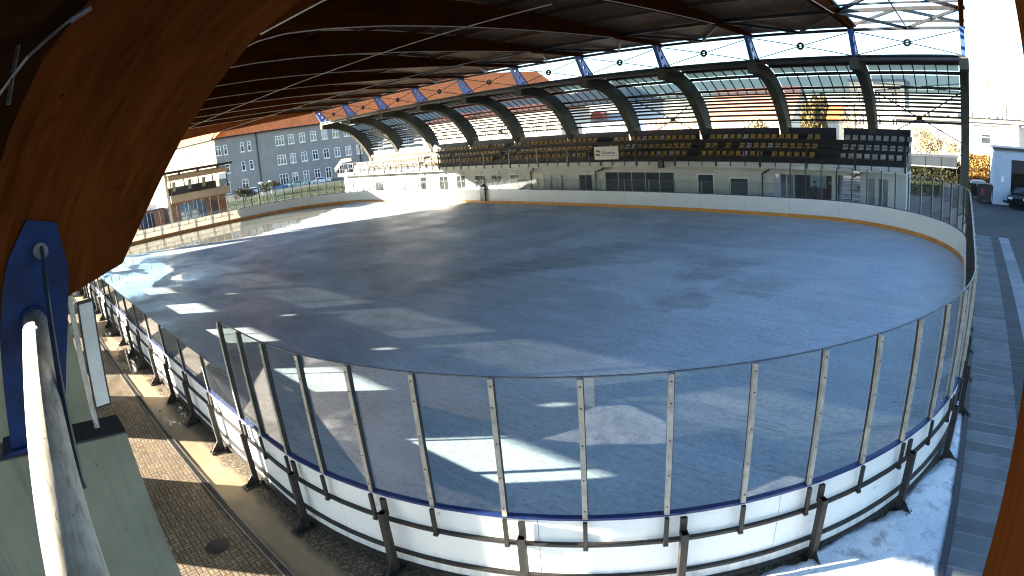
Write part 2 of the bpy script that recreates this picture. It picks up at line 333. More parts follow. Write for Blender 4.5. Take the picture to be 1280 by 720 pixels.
def ice_mat():
    k = N('rink_ice'); p = k.pos(); q = k.xyz(p)
    big = k.noise(k.map(p, (.10, .13, 1), loc=(3.1, 1.7, 0)), 1., 6, .62, .8)
    mid = k.noise(k.map(p, (.35, .5, 1)), 1., 6, .65, .5)
    fine = k.noise(p, 9., 6, .7); gr = k.noise(p, 45., 3, .7)
    c = k.mix(k.ramp(mid, (.3, 0.), (.7, 1.)), (.44, .525, .59), (.60, .69, .75))
    # soaked, darker areas in the middle and to the far left
    dmask = k.math('MULTIPLY', k.ramp(big, (.42, 0.), (.53, 1.)), k.ramp(k.math('DIVIDE', k.math('ADD', q[0], 60.), 60.), (.15, 1.), (.78, .75), (.92, .15)))
    brk = k.ramp(k.noise(k.map(p, (.5, 1.2, 1)), 1.3, 6, .7), (.35, .25), (.65, 1.))
    c = k.mix(k.math('MULTIPLY', k.math('MULTIPLY', dmask, brk), .8), c, (.17, .18, .19))
    nzd = k.n('ShaderNodeTexNoise'); nzd.inputs['Scale'].default_value = .55; nzd.inputs['Detail'].default_value = 5; nzd.inputs['Roughness'].default_value = .65; k.l(p, nzd.inputs[0])
    off = k.n('ShaderNodeVectorMath', operation='MULTIPLY_ADD'); k.l(nzd.outputs['Color'], off.inputs[0]); off.inputs[1].default_value = (4.5, 4.5, 0); k.l(p, off.inputs[2])
    spots = None
    for (ex, ey, rx, ry, st) in ((-16.9, 12.3, 2.6, 1.5, .8), (-15.6, 15.0, 3.2, 1.5, 1.), (-15.0, 17.8, 2.8, 1.3, .7), (-20.5, 16.2, 3.6, 1.6, .6), (-18.5, 9.6, 3.8, 1.4, .6), (-23.5, 11.0, 4.2, 1.6, .6), (-9.2, 15.8, 1.8, 1.1, .8), (-9.0, 18.0, 2.0, .9, .7), (-8.4, 12.9, 1.5, 1.0, .7), (-6.7, 15.6, 1.5, 1.2, .55), (-12.2, 13.2, 1.6, .8, .6), (-12.8, 16.6, 2.2, .8, .6), (-27, 15, 4.5, 2.2, .5)):
        sb = k.n('ShaderNodeVectorMath', operation='SUBTRACT'); k.l(off.outputs[0], sb.inputs[0]); sb.inputs[1].default_value = (ex + 2.25, ey + 2.25, 0)
        ro = k.map(sb.outputs[0], (1, 1, 1), (0, 0, -.75)); sc2 = k.n('ShaderNodeVectorMath', operation='MULTIPLY'); k.l(ro, sc2.inputs[0]); sc2.inputs[1].default_value = (1 / rx, 1 / ry, 0)
        le = k.n('ShaderNodeVectorMath', operation='LENGTH'); k.l(sc2.outputs[0], le.inputs[0]); e = k.math('MULTIPLY', k.ramp(le.outputs['Value'], (.45, 1.), (1., 0.)), st)
        spots = e if spots is None else k.math('MAXIMUM', spots, e)
    c = k.mix(k.math('MULTIPLY', spots, k.ramp(brk, (.2, .3), (1., .97))), c, (.155, .165, .175))
    left = k.ramp(k.math('DIVIDE', k.math('ADD', q[0], 60.), 60.), (.10, .70), (.66, 0.))
    c = k.mix(left, c, (.22, .27, .275))
    # skate scratches: short straight cuts in several directions, in patches
    tot = None
    for q_, (ro, th, sx, sy) in enumerate(((.25, .70, 1.3, 30), (1.2, .71, 1.0, 26), (2.2, .70, 1.5, 34), (2.85, .72, .8, 28), (.8, .715, .6, 30))):
        wv = k.n('ShaderNodeVectorMath', operation='ADD'); k.l(k.map(p, (sx, sy, 1), (0, 0, ro), (q_ * 3.7, q_ * 1.9, 0)), wv.inputs[0])
        nz = k.n('ShaderNodeTexNoise'); nz.inputs['Scale'].default_value = .5; nz.inputs['Detail'].default_value = 0; k.l(p, nz.inputs[0])
        sc_ = k.n('ShaderNodeVectorMath', operation='SCALE'); k.l(nz.outputs['Color'], sc_.inputs[0]); sc_.inputs['Scale'].default_value = 14.; k.l(sc_.outputs[0], wv.inputs[1])
        e = k.ramp(k.noise(wv.outputs[0], 1., 1, .5), (th, 0.), (th + .02, 1.))
        tot = e if tot is None else k.math('MAXIMUM', tot, e)
    c = k.mix(k.math('MULTIPLY', tot, .62), c, (.12, .15, .18))
    c = k.mix(k.ramp(fine, (.47, 0.), (.66, .5)), c, (.21, .26, .31))
    c = k.mix(k.ramp(gr, (.56, 0.), (.72, .4)), c, (.8, .83, .86))
    c = k.mix(k.ramp(k.noise(p, 30., 4, .75), (.53, 0.), (.66, .42)), c, (.17, .21, .26))
    c = k.mix(k.ramp(k.noise(k.map(p, (.9, 7, 1), (0, 0, -.78)), 1., 5, .7), (.5, 0.), (.72, .45)), c, (.22, .27, .31))
    # wide pale bands painted in for soft reflected light streaks
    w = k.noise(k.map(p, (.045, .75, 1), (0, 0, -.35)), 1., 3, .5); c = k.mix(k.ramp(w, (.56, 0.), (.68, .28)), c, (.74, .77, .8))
    # wet part along the left end
    edge = k.math('ADD', q[0], k.math('ADD', k.math('MULTIPLY', k.math('SUBTRACT', mid, .5), 9.), k.math('MULTIPLY', k.math('SUBTRACT', big, .5), 10.)))
    ed = k.math('SUBTRACT', -35., k.math('MULTIPLY', k.math('POWER', k.math('MAXIMUM', k.math('SUBTRACT', 29., q[1]), 0.), 2.), .0195))
    lim = k.math('SUBTRACT', ed, k.math('ADD', 3.4, k.math('MAXIMUM', k.math('SUBTRACT', q[1], 14.), 0.)))
    edge = k.math('ADD', q[0], k.math('MULTIPLY', k.math('SUBTRACT', mid, .5), 5.))
    wet = k.ramp(k.math('SUBTRACT', lim, edge), (.0, 0.), (1., 1.))
    nearp = k.math('MULTIPLY', k.ramp(k.math('MULTIPLY', q[0], -.02), (.58, 0.), (.66, 1.)), k.math('MULTIPLY', k.ramp(k.noise(k.map(p, (.14, .35, 1), loc=(.3, 0, 0)), 1., 4, .6, .3), (.46, 0.), (.52, 1.)), k.ramp(k.math('MULTIPLY', q[1], .1), (.45, 1.), (.8, 0.))))
    wet = k.math('MAXIMUM', wet, nearp)
    c = k.mix(k.math('MULTIPLY', wet, .85), c, (.15, .138, .115))
    r = k.mix(wet, k.ramp(k.noise(p, .5, 5, .6), (.3, .33), (.7, .55)), (.045, .045, .045))
    h = k.math('ADD', k.math('MULTIPLY', fine, .35), k.math('ADD', k.math('MULTIPLY', tot, -.6), k.math('MULTIPLY', gr, .2)))
    bn = k.n('ShaderNodeBump'); k.l(h, bn.inputs['Height']); bn.inputs['Distance'].default_value = .004; k.l(k.math('SUBTRACT', .45, k.math('MULTIPLY', wet, .435)), bn.inputs['Strength'])
    return k.done(k.bsdf(c, r, 0, bn.outputs[0], .5))
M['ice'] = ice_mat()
def snow_mat():
    k = N('trodden_snow'); p = k.pos(); f = k.noise(p, 1.2, 6, .65, .4); g = k.noise(p, 14, 5, .7)
    c = k.mix(k.ramp(f, (.35, 0.), (.65, 1.)), (.62, .69, .76), (.82, .85, .88))
    c = k.mix(k.ramp(k.noise(p, 2.3, 6, .7), (.52, 0.), (.64, .8)), c, (.27, .29, .31)); c = k.mix(k.ramp(g, (.6, 0.), (.8, .3)), c, (.45, .48, .5))
    return k.done(k.bsdf(c, .6, 0, k.bump(k.math('ADD', k.math('MULTIPLY', k.noise(p, 45, 4, .8), .6), k.math('ADD', g, f)), .8, .04), .3))
M['snow'] = snow_mat()
def pavers():
    k = N('basket_weave_pavers'); p = k.pos(); q = k.xyz(k.map(p, (1, 1, 1), (0, 0, .03)))
    u = k.math('DIVIDE', q[0], .15); v = k.math('DIVIDE', q[1], .15); fu = k.math('FRACT', u); fv = k.math('FRACT', v)
    par = k.math('FLOORED_MODULO', k.math('ADD', k.math('FLOOR', u), k.math('FLOOR', v)), 2.)
    a = k.math('ADD', k.math('MULTIPLY', fu, k.math('SUBTRACT', 1., par)), k.math('MULTIPLY', fv, par))
    e1 = k.math('MINIMUM', fu, k.math('SUBTRACT', 1., fu)); e2 = k.math('MINIMUM', fv, k.math('SUBTRACT', 1., fv)); e3 = k.math('ABSOLUTE', k.math('SUBTRACT', a, .5))
    d = k.math('MINIMUM', e1, k.math('MINIMUM', e2, e3)); mo = k.ramp(d, (.035, 1.), (.075, 0.))
    cid = k.n('ShaderNodeCombineXYZ'); k.l(k.math('ADD', k.math('FLOOR', u), k.math('MULTIPLY', k.math('GREATER_THAN', a, .5), .37)), cid.inputs[0]); k.l(k.math('FLOOR', v), cid.inputs[1])
    wn = k.n('ShaderNodeTexWhiteNoise', noise_dimensions='2D'); k.l(cid.outputs[0], wn.inputs['Vector'])
    c = k.mix(wn.outputs[0], (.125, .088, .048), (.225, .163, .094)); st = k.noise(p, .9, 6, .65)
    c = k.mix(k.ramp(st, (.42, 0.), (.68, .6)), c, (.10, .07, .04)); c = k.mix(k.math('MULTIPLY', mo, .95), c, (.016, .012, .008))
    wet = k.ramp(k.noise(k.map(p, (.5, .8, 1), loc=(5, 2, 0)), 1., 4), (.5, 0.), (.6, 1.))
    return k.done(k.bsdf(c, k.math('SUBTRACT', .8, k.math('MULTIPLY', wet, .35)), 0, k.bump(k.math('SUBTRACT', k.math('MULTIPLY', k.noise(p, 60, 3), .3), mo), .6, .008), .35))
M['pavers'] = pavers()
def apron():
    k = N('dirty_concrete_apron'); p = k.pos(); f = k.noise(p, .8, 6, .65, .4); g = k.noise(p, 30, 4, .75); q = k.xyz(p)
    c = k.mix(k.ramp(f, (.3, 0.), (.7, 1.)), (.22, .158, .09), (.36, .27, .158))
    near = k.math('ADD', k.math('MULTIPLY', q[1], 2.2), k.math('MULTIPLY', k.math('SUBTRACT', f, .5), 1.6))
    damp = k.ramp(k.math('ADD', near, 1.25), (.25, 0.), (.6, 1.)); c = k.mix(k.math('MULTIPLY', damp, .88), c, (.040, .028, .016))
    grv = k.math('MULTIPLY', damp, k.ramp(k.noise(p, 22, 3, .8), (.50, 0.), (.62, .9))); c = k.mix(grv, c, (.26, .21, .15))
    pud = k.ramp(k.noise(k.map(p, (.55, 1.1, 1), loc=(1, 4, 0)), 1., 4, .6), (.53, 0.), (.58, 1.)); pud = k.math('MULTIPLY', pud, k.math('LESS_THAN', q[0], -10.5))
    c = k.mix(k.math('MULTIPLY', pud, .6), c, (.07, .055, .04))
    r = k.math('SUBTRACT', .8, k.math('MULTIPLY', pud, .74))
    bn = k.n('ShaderNodeBump'); k.l(k.math('ADD', g, f), bn.inputs['Height']); bn.inputs['Distance'].default_value = .02; k.l(k.math('SUBTRACT', .6, k.math('MULTIPLY', pud, .58)), bn.inputs['Strength'])
    return k.done(k.bsdf(c, r, 0, bn.outputs[0], .4))
M['apron'] = apron()
def slabs(name, sy, col, fr=.06):
    k = N(name); p = k.pos(); q = k.xyz(p); fy = k.math('FRACT', k.math('DIVIDE', q[1], sy)); idn = k.math('FLOOR', k.math('DIVIDE', q[1], sy))
    w = k.n('ShaderNodeTexWhiteNoise', noise_dimensions='1D'); k.l(idn, w.inputs['W'])
    c = k.mix(w.outputs[0], tuple(x * .72 for x in col), tuple(x * 1.2 for x in col)); c = k.mix(k.ramp(k.noise(p, 2., 6, .7), (.45, 0.), (.7, .6)), c, tuple(x * .5 for x in col))
    jog = k.math('ADD', fy, k.math('MULTIPLY', k.math('SUBTRACT', k.noise(k.map(p, (3, 1, 1)), 1.), .5), .09))
    ln = k.math('LESS_THAN', jog, fr); c = k.mix(k.math('MULTIPLY', ln, .8), c, k.mix(k.noise(p, .7, 2), tuple(x * .2 for x in col), tuple(min(.8, x * 2.6) for x in col)))
    c = k.mix(k.ramp(k.noise(k.map(p, (1.2, 6, 1)), 1.4, 5, .7), (.66, 0.), (.70, .5)), c, (.42, .46, .5))
    return k.done(k.bsdf(c, .8, 0, k.bump(k.noise(p, 40, 3), .3, .006), .3))
M['slab'] = slabs('grey_paving_slabs', .41, (.135, .148, .155), .085)
M['slab2'] = slabs('pale_edge_slabs', 1.9, (.22, .24, .26), .02)
M['grate'] = slabs('drain_grate', .19, (.05, .055, .06), .22)
def asphalt():
    k = N('asphalt'); p = k.pos(); f = k.noise(p, .25, 6, .65); g = k.noise(p, 50, 3, .7)
    c = k.mix(k.ramp(f, (.3, 0.), (.7, 1.)), (.027, .027, .028), (.058, .058, .057)); c = k.mix(k.ramp(g, (.55, 0.), (.75, .4)), c, (.14, .14, .14))
    return k.done(k.bsdf(c, .8, 0, k.bump(g, .3, .006), .35))
M['asphalt'] = asphalt()
M['grass'] = simple('short_grass', (.036, .046, .014), .9, 0, .45, .6, .6, .2, 25.)
M['gratemetal'] = simple('galvanised_channel', (.17, .165, .15), .45, .5, .3, 8.)
def leafmat(name, col):
    k = N(name); r = k.n('ShaderNodeObjectInfo'); p = k.pos(); f = k.noise(p, 1.6, 3); g = k.noise(p, 9, 2)
    c = k.mix(k.ramp(f, (.35, 0.), (.65, 1.)), tuple(x * .45 for x in col), tuple(x * 1.4 for x in col)); c = k.mix(k.math('MULTIPLY', g, .5), c, tuple(x * .8 for x in col))
    b = k.bsdf(c, .7, 0, None, .3); t = k.n('ShaderNodeBsdfTranslucent'); k.l(c, t.inputs[0]); mx = k.n('ShaderNodeMixShader'); mx.inputs[0].default_value = .3; k.l(b, mx.inputs[1]); k.l(t.outputs[0], mx.inputs[2])
    return k.done(mx.outputs[0])
M['leafgold'] = leafmat('golden_hedge_leaves', (.34, .20, .055))
M['leafdark'] = leafmat('dark_hedge_leaves', (.035, .035, .012))
M['leafpale'] = leafmat('pale_dry_twigs', (.38, .31, .18))
M['leafolive'] = leafmat('olive_willow_leaves', (.19, .145, .06))
M['bark'] = simple('bark', (.09, .07, .05), .9, 0, .3, 5., .4)

# ------------------------------------------------------------------ rink outline
L, W, RC, HB, HG, HL = 59.03, 30.0, 8.66, 1.126, 2.905, 1.87
A_, Q_, B_ = L - 2 * RC, PI * RC / 2, W - 2 * RC
TOT = 2 * A_ + 4 * Q_ + 2 * B_
def perim(S):
    S = S % TOT
    for kind, ln, a in (('l', A_, ((-L + RC, 0), (1, 0))), ('a', Q_, ((-RC, RC), -90)), ('l', B_, ((0, RC), (0, 1))), ('a', Q_, ((-RC, W - RC), 0)),
                        ('l', A_, ((-RC, W), (-1, 0))), ('a', Q_, ((-L + RC, W - RC), 90)), ('l', B_, ((-L, W - RC), (0, -1))), ('a', Q_, ((-L + RC, RC), 180))):
        if S <= ln + 1e-6:
            if kind == 'l':
                (x, y), (tx, ty) = a; return x + tx * S, y + ty * S, ty, -tx
            (cx, cy), a0 = a; t = R_(a0) + S / RC; return cx + RC * math.cos(t), cy + RC * math.sin(t), math.cos(t), math.sin(t)
        S -= ln
def strip(mb, s0, s1, o0, o1, z0, z1, step=.45, mi=0):
    n = max(1, int(math.ceil((s1 - s0) / step))); ring = []
    for k in range(n + 1):
        x, y, nx, ny = perim(s0 + (s1 - s0) * k / n)
        ring.append([(x + nx * o0, y + ny * o0, z0), (x + nx * o1, y + ny * o1, z0), (x + nx * o1, y + ny * o1, z1), (x + nx * o0, y + ny * o0, z1)])
    v = [p for r in ring for p in r]; f = [(3, 2, 1, 0), (4 * n, 4 * n + 1, 4 * n + 2, 4 * n + 3)]
    for k in range(n):
        for j in range(4):
            f.append((4 * k + j, 4 * k + (j + 1) % 4, 4 * k + 4 + (j + 1) % 4, 4 * k + 4 + j))
    mb.add(v, f, mi); return mb

# ------------------------------------------------------------------ ground
G0 = -.1
g = MB(); g.add([(-900, -900, G0 - .03), (900, -900, G0 - .03), (900, 900, G0 - .03), (-900, 900, G0 - .03)], [(0, 1, 2, 3)])
struct(g.build('ground', M['asphalt']))
g = MB(); g.add([(-62, -9, G0 - .012), (-5.0, -9, G0 - .012), (-3.6, -1.02, G0 - .012), (-62, -1.02, G0 - .012)], [(0, 1, 2, 3)])
struct(g.build('paving', M['pavers']))
g = MB(); g.add([(-62, -1.02, G0 - .02), (-3.4, -1.02, G0 - .02), (-.2, -1.02, G0 - .02), (.2, 3, G0 - .02), (.2, 29, G0 - .02), (-9, 31.5, G0 - .02), (-62, 31.5, G0 - .02)], [(0, 1, 2, 3, 4, 5, 6)])
struct(g.build('apron', M['apron']))
g = MB(); 
for x0, x1, m in ((.37, 1.42, 0), (1.425, 1.88, 1), (1.885, 2.42, 2)):
    g.add([(x0, -4, G0), (x1, -4, G0), (x1, 30.1, G0), (x0, 30.1, G0)], [(0, 1, 2, 3)], m)
struct(g.build('path', [M['slab'], M['grate'], M['slab2']]))
g = MB(); g.box(.262, .335, 1.2, 30.1, G0 - .03, -.055)
g.box(.336, .366, 1.2, 30.1, G0 - .03, -.085)
tag(g.build('kerb_edging', M['rubber']), 'black edging along the snow beside the grey slab path', 'kerb')
# ice sheet
n = 260; ring = [perim(TOT * k / n) for k in range(n)]
g = MB(); g.add([(x - nx * .0, y - ny * .0, 0) for x, y, nx, ny in ring], [list(range(n))])
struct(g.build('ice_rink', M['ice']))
# snow bank at the near right corner
g = MB(); vs = {}; 
nx_, ny_ = 230, 560
for i in range(nx_):
    for j in range(ny_):
        x = -6.6 + 6.92 * i / (nx_ - 1); y = -2.4 + 20. * j / (ny_ - 1)
        vs[i, j] = len(g.v)
        h = noise.noise(Vector((x * .9, y * .9, .3))) * .02 + noise.noise(Vector((x * 4, y * 4, 1.3))) * .012 + noise.noise(Vector((x * 11, y * 11, 4.3))) * .006
        d = math.hypot(x + RC, y - RC) - RC if y < RC and x > -RC else (x if y >= RC else -y)
        w = noise.noise(Vector((x * 1.1, y * 1.1, 5))) * .5 + noise.noise(Vector((x * 4.5, y * 4.5, 2))) * .2 + noise.noise(Vector((x * 12, y * 12, 7))) * .07
        bare = (.14 if x < -1.5 else .03) + .10 * max(0., -x - 3.) + w * .24
        c = min(d - bare, (x + 4.4 - w * 1.8) * .6, .30 + .05 * w - x)
        c = max(-.3, min(1., c / .10))
        g.v.append((x, y, G0 - .022 + c * .05 + h * max(0., c)))
for i in range(nx_ - 1):
    for j in range(ny_ - 1):
        q4 = [vs[i, j], vs[i + 1, j], vs[i + 1, j + 1], vs[i, j + 1]]
        if max(g.v[k_][2] for k_ in q4) > G0 - .024: g.f.append(q4); g.m.append(0)
snow = g.build('snow_patch', M['snow'], smooth=True); snow['kind'] = 'stuff'; tag(snow, 'bluish white trodden snow beside the curved rink boards', 'snow')
# drainage channel
t = thing('drain_channel', 'straight metal drainage channel between the brown pavers and the rink', 'drain', (-30, -.94, G0))
g = MB(); g.box(-32, 25.6, -.07, -.045, -.02, .012); g.box(-32, 25.6, .045, .07, -.02, .012); g.build('edge_rail', M['gratemetal'], t)
g = MB(); 
for k in range(1150): g.box(-32 + k * .05, -32 + k * .05 + .03, -.044, .044, -.018, .006)
g.build('grating', M['postdark'], t)
g = MB(); g.tube((0, 0, 0), (0, 0, .012), .2, 28); g.tube((0, 0, .012), (0, 0, .016), .165, 28)
for k in range(-3, 4):
    w = math.sqrt(max(0, .14 ** 2 - (k * .04) ** 2)); g.box(-w, w, k * .04 - .01, k * .04 + .01, .016, .021)
tag(g.build('manhole_cover', M['postdark'], loc=(-8.48, -1.5, G0 - .012)), 'round dark manhole cover set in the brown pavers', 'manhole cover')

# ------------------------------------------------------------------ rink boards
POSTM = MB().box(-.035, .035, .035, .085, HB, HG).mesh('glass_post', M['alu'])
mbp = MB().box(-.029, .029, .036, .08, HB, HG, 0)
for zz in (.12, .55, 1.0, 1.45, 1.7): mbp.tube((0, .08, HB + zz), (0, .088, HB + zz), .009, 8, 1)
mbp.box(-.037, -.0295, .03, .07, HB, HG, 1); mbp.box(-.02, .02, -.004, .02, HB, HG, 1)
POSTM = mbp.mesh('glass_post', [M['alu'], M['dark']])
mbp = MB().box(-.022, .022, .03, .065, HB, HL, 0); mbp.box(-.029, -.0225, .02, .06, HB, HL, 1)
POSTL = mbp.mesh('glass_post', [M['alu'], M['dark']])
FOOT = MB().box(-.025, .025, .075, .118, .70, HB - .03).box(-.03, .03, .07, .125, .68, .71).mesh('post_foot', M['postdark'])
mbs = MB()
for a in ((-.045, -.037, .12, .22), (.037, .045, .12, .22), (-.037, .037, .12, .128), (-.037, .037, .212, .22)): mbs.box(a[0], a[1], a[2], a[3], G0 + .01, .90)
mbs.box(-.04, .04, .075, .119, .82, HB - .05)
mbs.box(-.10, .10, .09, .42, G0 - .02, G0 + .012)
mbs.add([(-.006, .221, G0 + .013), (.006, .221, G0 + .013), (.006, .40, G0 + .013), (-.006, .40, G0 + .013), (-.006, .221, G0 + .2), (.006, .221, G0 + .2)], [(0, 1, 2, 3), (0, 3, 4), (1, 5, 2), (4, 3, 2, 5)])
for sx in (-.07, .07): mbs.tube((sx, .36, G0 + .012), (sx, .36, G0 + .03), .014, 6)
SUPP = mbs.mesh('support_post', M['postdark'])
def place(me, name, S, parent):
    x, y, nx, ny = perim(S); return inst(name, me, parent, (x, y, 0), math.atan2(nx, -ny) + PI)
# unit meshes have +y outward; rotate so +y -> outward normal
def rot_out(nx, ny): return math.atan2(ny, nx) - PI / 2
def place(me, name, S, parent):
    x, y, nx, ny = perim(S); return inst(name, me, parent, (x, y, 0), rot_out(nx, ny))
S0 = A_ - 1.30
SEC = [('straight white rink boards with low glass along the near long side', 0, S0, 'low'),
       ('curved white rink boards with tall glass at the near corner', S0, A_ + Q_, 'tall'),
       ('white rink boards with tall glass on the right short end', A_ + Q_, A_ + Q_ + B_, 'tall'),
       ('curved rink boards with tall glass at the far right corner by the grandstand', A_ + Q_ + B_, A_ + 2 * Q_ + B_ + 1.3, 'tall'),
       ('long white rink boards with yellow kick plate below the grandstand', A_ + 2 * Q_ + B_ + 1.3, 2 * A_ + 2 * Q_ + B_ - 1.3, 'low'),
       ('curved rink boards at the far left corner beside the sunlit grandstand wall', 2 * A_ + 2 * Q_ + B_ - 1.3, 2 * A_ + 3 * Q_ + B_, 'tall'),
       ('rink boards on the left short end in front of the brick pavilion', 2 * A_ + 3 * Q_ + B_, 2 * A_ + 4 * Q_ + 2 * B_, 'tall')]
PANES = {}
for label, s0, s1, kind in SEC:
    sec = thing('rink_boards', label, 'rink boards', (0, 0, 0), 'sections of the rink boards')
    ln = s1 - s0
    npan = max(1, round(ln / 2.72)); 
    for k in range(npan):
        a = s0 + ln * k / npan + .005; b = s0 + ln * (k + 1) / npan - .005
        strip(MB(), a, b, 0.0, .014, -.02, HB - .045).build('board_panel', M['board'], sec)
    strip(MB(), s0, s1, -.012, .062, HB - .035, HB).build('dasher_cap', M['cap'], sec)
    strip(MB(), s0, s1, -.012, -.001, .0, .2).build('kick_plate', M['kick'], sec)
    for z0, z1 in ((.69, .73), (.165, .205), (-.06, -.015)):
        strip(MB(), s0, s1, .016, .072, z0, z1).build('frame_rail', M['postdark'], sec)
    hg, sp = (HG, .907) if kind == 'tall' else (HL, 1.82)
    npn = max(1, round(ln / sp)); 
    pitch = ln / npn
    for k in range(npn):
        a, b = s0 + k * pitch, s0 + (k + 1) * pitch
        xa, ya, nxa, nya = perim(a); xb, yb, nxb, nyb = perim(b)
        pa = Vector((xa + nxa * .028, ya + nya * .028)); pb = Vector((xb + nxb * .028, yb + nyb * .028)); ch = (pb - pa).length
        key = (round(ch, 2), hg)
        if key not in PANES:
            h = ch / 2 - .004
            PANES[key] = MB().add([(-h, 0, HB), (h, 0, HB), (h, 0, hg), (-h, 0, hg)], [(0, 1, 2, 3)]).mesh('glass_pane', M['glass'])
        mid = (pa + pb) / 2; d = pb - pa
        inst('glass_pane', PANES[key], sec, (mid.x, mid.y, 0), math.atan2(d.y, d.x))
        place(POSTM if kind == 'tall' else POSTL, 'glass_post', a, sec); place(FOOT, 'post_foot', a, sec)
        if kind == 'low' or k % 2 == 0: place(SUPP, 'support_post', a + .2, sec)
    strip(MB(), s0, s1, .018, .038, hg, hg + .014).build('top_trim', M['greysteel'], sec)
    if kind == 'tall': place(POSTM, 'glass_post', s1 - .04, sec)

# ------------------------------------------------------------------ main roof: timber arches
PAIR = [((-2.02, 4.71), (-3.47, 4.30)), ((-1.73, 5.09), (-3.27, 5.1)), ((-1.48, 5.43), (-3.1, 5.55)), ((-1.24, 5.75), (-2.88, 6.0)), ((-.86, 6.19), (-2.5, 6.62)), ((-.39, 6.66), (-1.97, 7.2)),
        ((.12, 7.04), (-1.4, 7.8)), ((1.0, 7.52), (-.55, 8.5)), ((2.34, 8.10), (.8, 9.3)), ((3.1, 8.46), (1.9, 9.8)), ((3.95, 8.88), (3.0, 10.15)), ((4.9, 9.27), (4.3, 10.45)), ((5.9, 9.5), (5.6, 10.7)), ((7.4, 9.66), (7.2, 10.85)), ((10, 9.83), (10, 11.0)),
        ((14, 9.98), (14, 11.08)), ((19, 10.14), (19, 10.98)), ((25, 10.34), (25, 10.72)), ((29.6, 10.32), (29.6, 10.48)), ((30.6, 10.33), (30.6, 10.47))]
AX = [-.1 - 6.0 * (10 - i) for i in range(11)]; HW = .12
def arch_mesh():
    g = MB(); n = len(PAIR); s = [0]
    for (a, b), (c, d) in zip(PAIR[:-1], PAIR[1:]): s.append(s[-1] + math.hypot((a[0] + b[0] - c[0] - d[0]) / 2, (a[1] + b[1] - c[1] - d[1]) / 2))
    m = 6
    def pt(k, j, x):
        (a, b) = PAIR[k]; t = j / m; return (x, a[0] + (b[0] - a[0]) * t, a[1] + (b[1] - a[1]) * t)
    def dep(k): (a, b) = PAIR[k]; return math.hypot(a[0] - b[0], a[1] - b[1])
    for x in (-HW, HW):
        for k in range(n - 1):
            for j in range(m):
                g.add([pt(k, j, x), pt(k + 1, j, x), pt(k + 1, j + 1, x), pt(k, j + 1, x)], [(0, 1, 2, 3)], 0,
                      [[(s[k], dep(k) * j / m), (s[k + 1], dep(k + 1) * j / m), (s[k + 1], dep(k + 1) * (j + 1) / m), (s[k], dep(k) * (j + 1) / m)]])
    for j in (0, m):
        for k in range(n - 1):
            g.add([pt(k, j, -HW), pt(k + 1, j, -HW), pt(k + 1, j, HW), pt(k, j, HW)], [(0, 1, 2, 3)], 0, [[(s[k], 7), (s[k + 1], 7), (s[k + 1], 7.24), (s[k], 7.24)]])
    for k in (0, n - 1):
        g.add([pt(k, 0, -HW), pt(k, m, -HW), pt(k, m, HW), pt(k, 0, HW)], [(0, 1, 2, 3)], 0, [[(0, 3), (1.4, 3), (1.4, 3.24), (0, 3.24)]])
    me = g.mesh('timber_arch', M['arch'], False, False)
    bm = bmesh.new(); bm.from_mesh(me); bmesh.ops.remove_doubles(bm, verts=bm.verts, dist=1e-4); bmesh.ops.recalc_face_normals(bm, faces=bm.faces); bm.to_mesh(me); bm.free()
    return me
ARCH = arch_mesh(); ARCH_LIT = ARCH.copy(); ARCH_LIT.materials[0] = M['archlit']
SHOE = [(-3.54, 3.36), (-3.32, 4.3), (-3.17, 4.76), (-3.06, 4.98), (-2.82, 5.28), (-2.56, 5.2), (-2.53, 4.78), (-2.66, 4.3), (-2.98, 3.36)]
g = MB(); g.prism(SHOE, 'x', -HW - .03, HW + .03)
# welded rim and base plate
g.prism([(-3.62, 3.36), (-2.9, 3.36), (-2.9, 3.4), (-3.62, 3.4)], 'x', -.24, .24)
SHOEM = g.mesh('steel_shoe', M['bluesteel'])
g = MB(); g.tube((HW + .03, -2.75, 5.0), (HW + .13, -2.75, 5.0), .07, 20); g.tube((HW + .13, -2.75, 5.0), (HW + .145, -2.75, 5.0), .055, 20)
PINM = g.mesh('hinge_pin', M['greysteel'])
g = MB(); ip = [(.14, p[0][0], p[0][1] - .015) for p in PAIR[8:18]]
for a, b in zip(ip[:-1], ip[1:]): g.tube(a, b, .021, 8)
STRIP = g.mesh('edge_strip', M['palestrip'])  # thin tube added to draw the pale line along the arches' lower edge
def arch_label(i):
    if i == 10: return 'timber arch close by at the right edge of the photo'
    if i == 9: return 'huge dark timber arch with blue steel shoe filling the upper left'
    return 'timber roof arch over the ice, ' + ORD[8 - i] + ' one beyond the huge near left arch'
for i, x in enumerate(AX):
    t = thing('timber_arch', arch_label(i), 'roof arch', (x, 0, 0), 'timber arches of the rink roof')
    inst('arch_beam', ARCH_LIT if i == 10 else ARCH, t)
    if i < 10: inst('edge_strip', STRIP, t)
    if i >= 7:
        s = inst('steel_shoe', SHOEM, t); inst('hinge_pin', PINM, s)
    else:
        inst('steel_shoe', SHOEM, t)
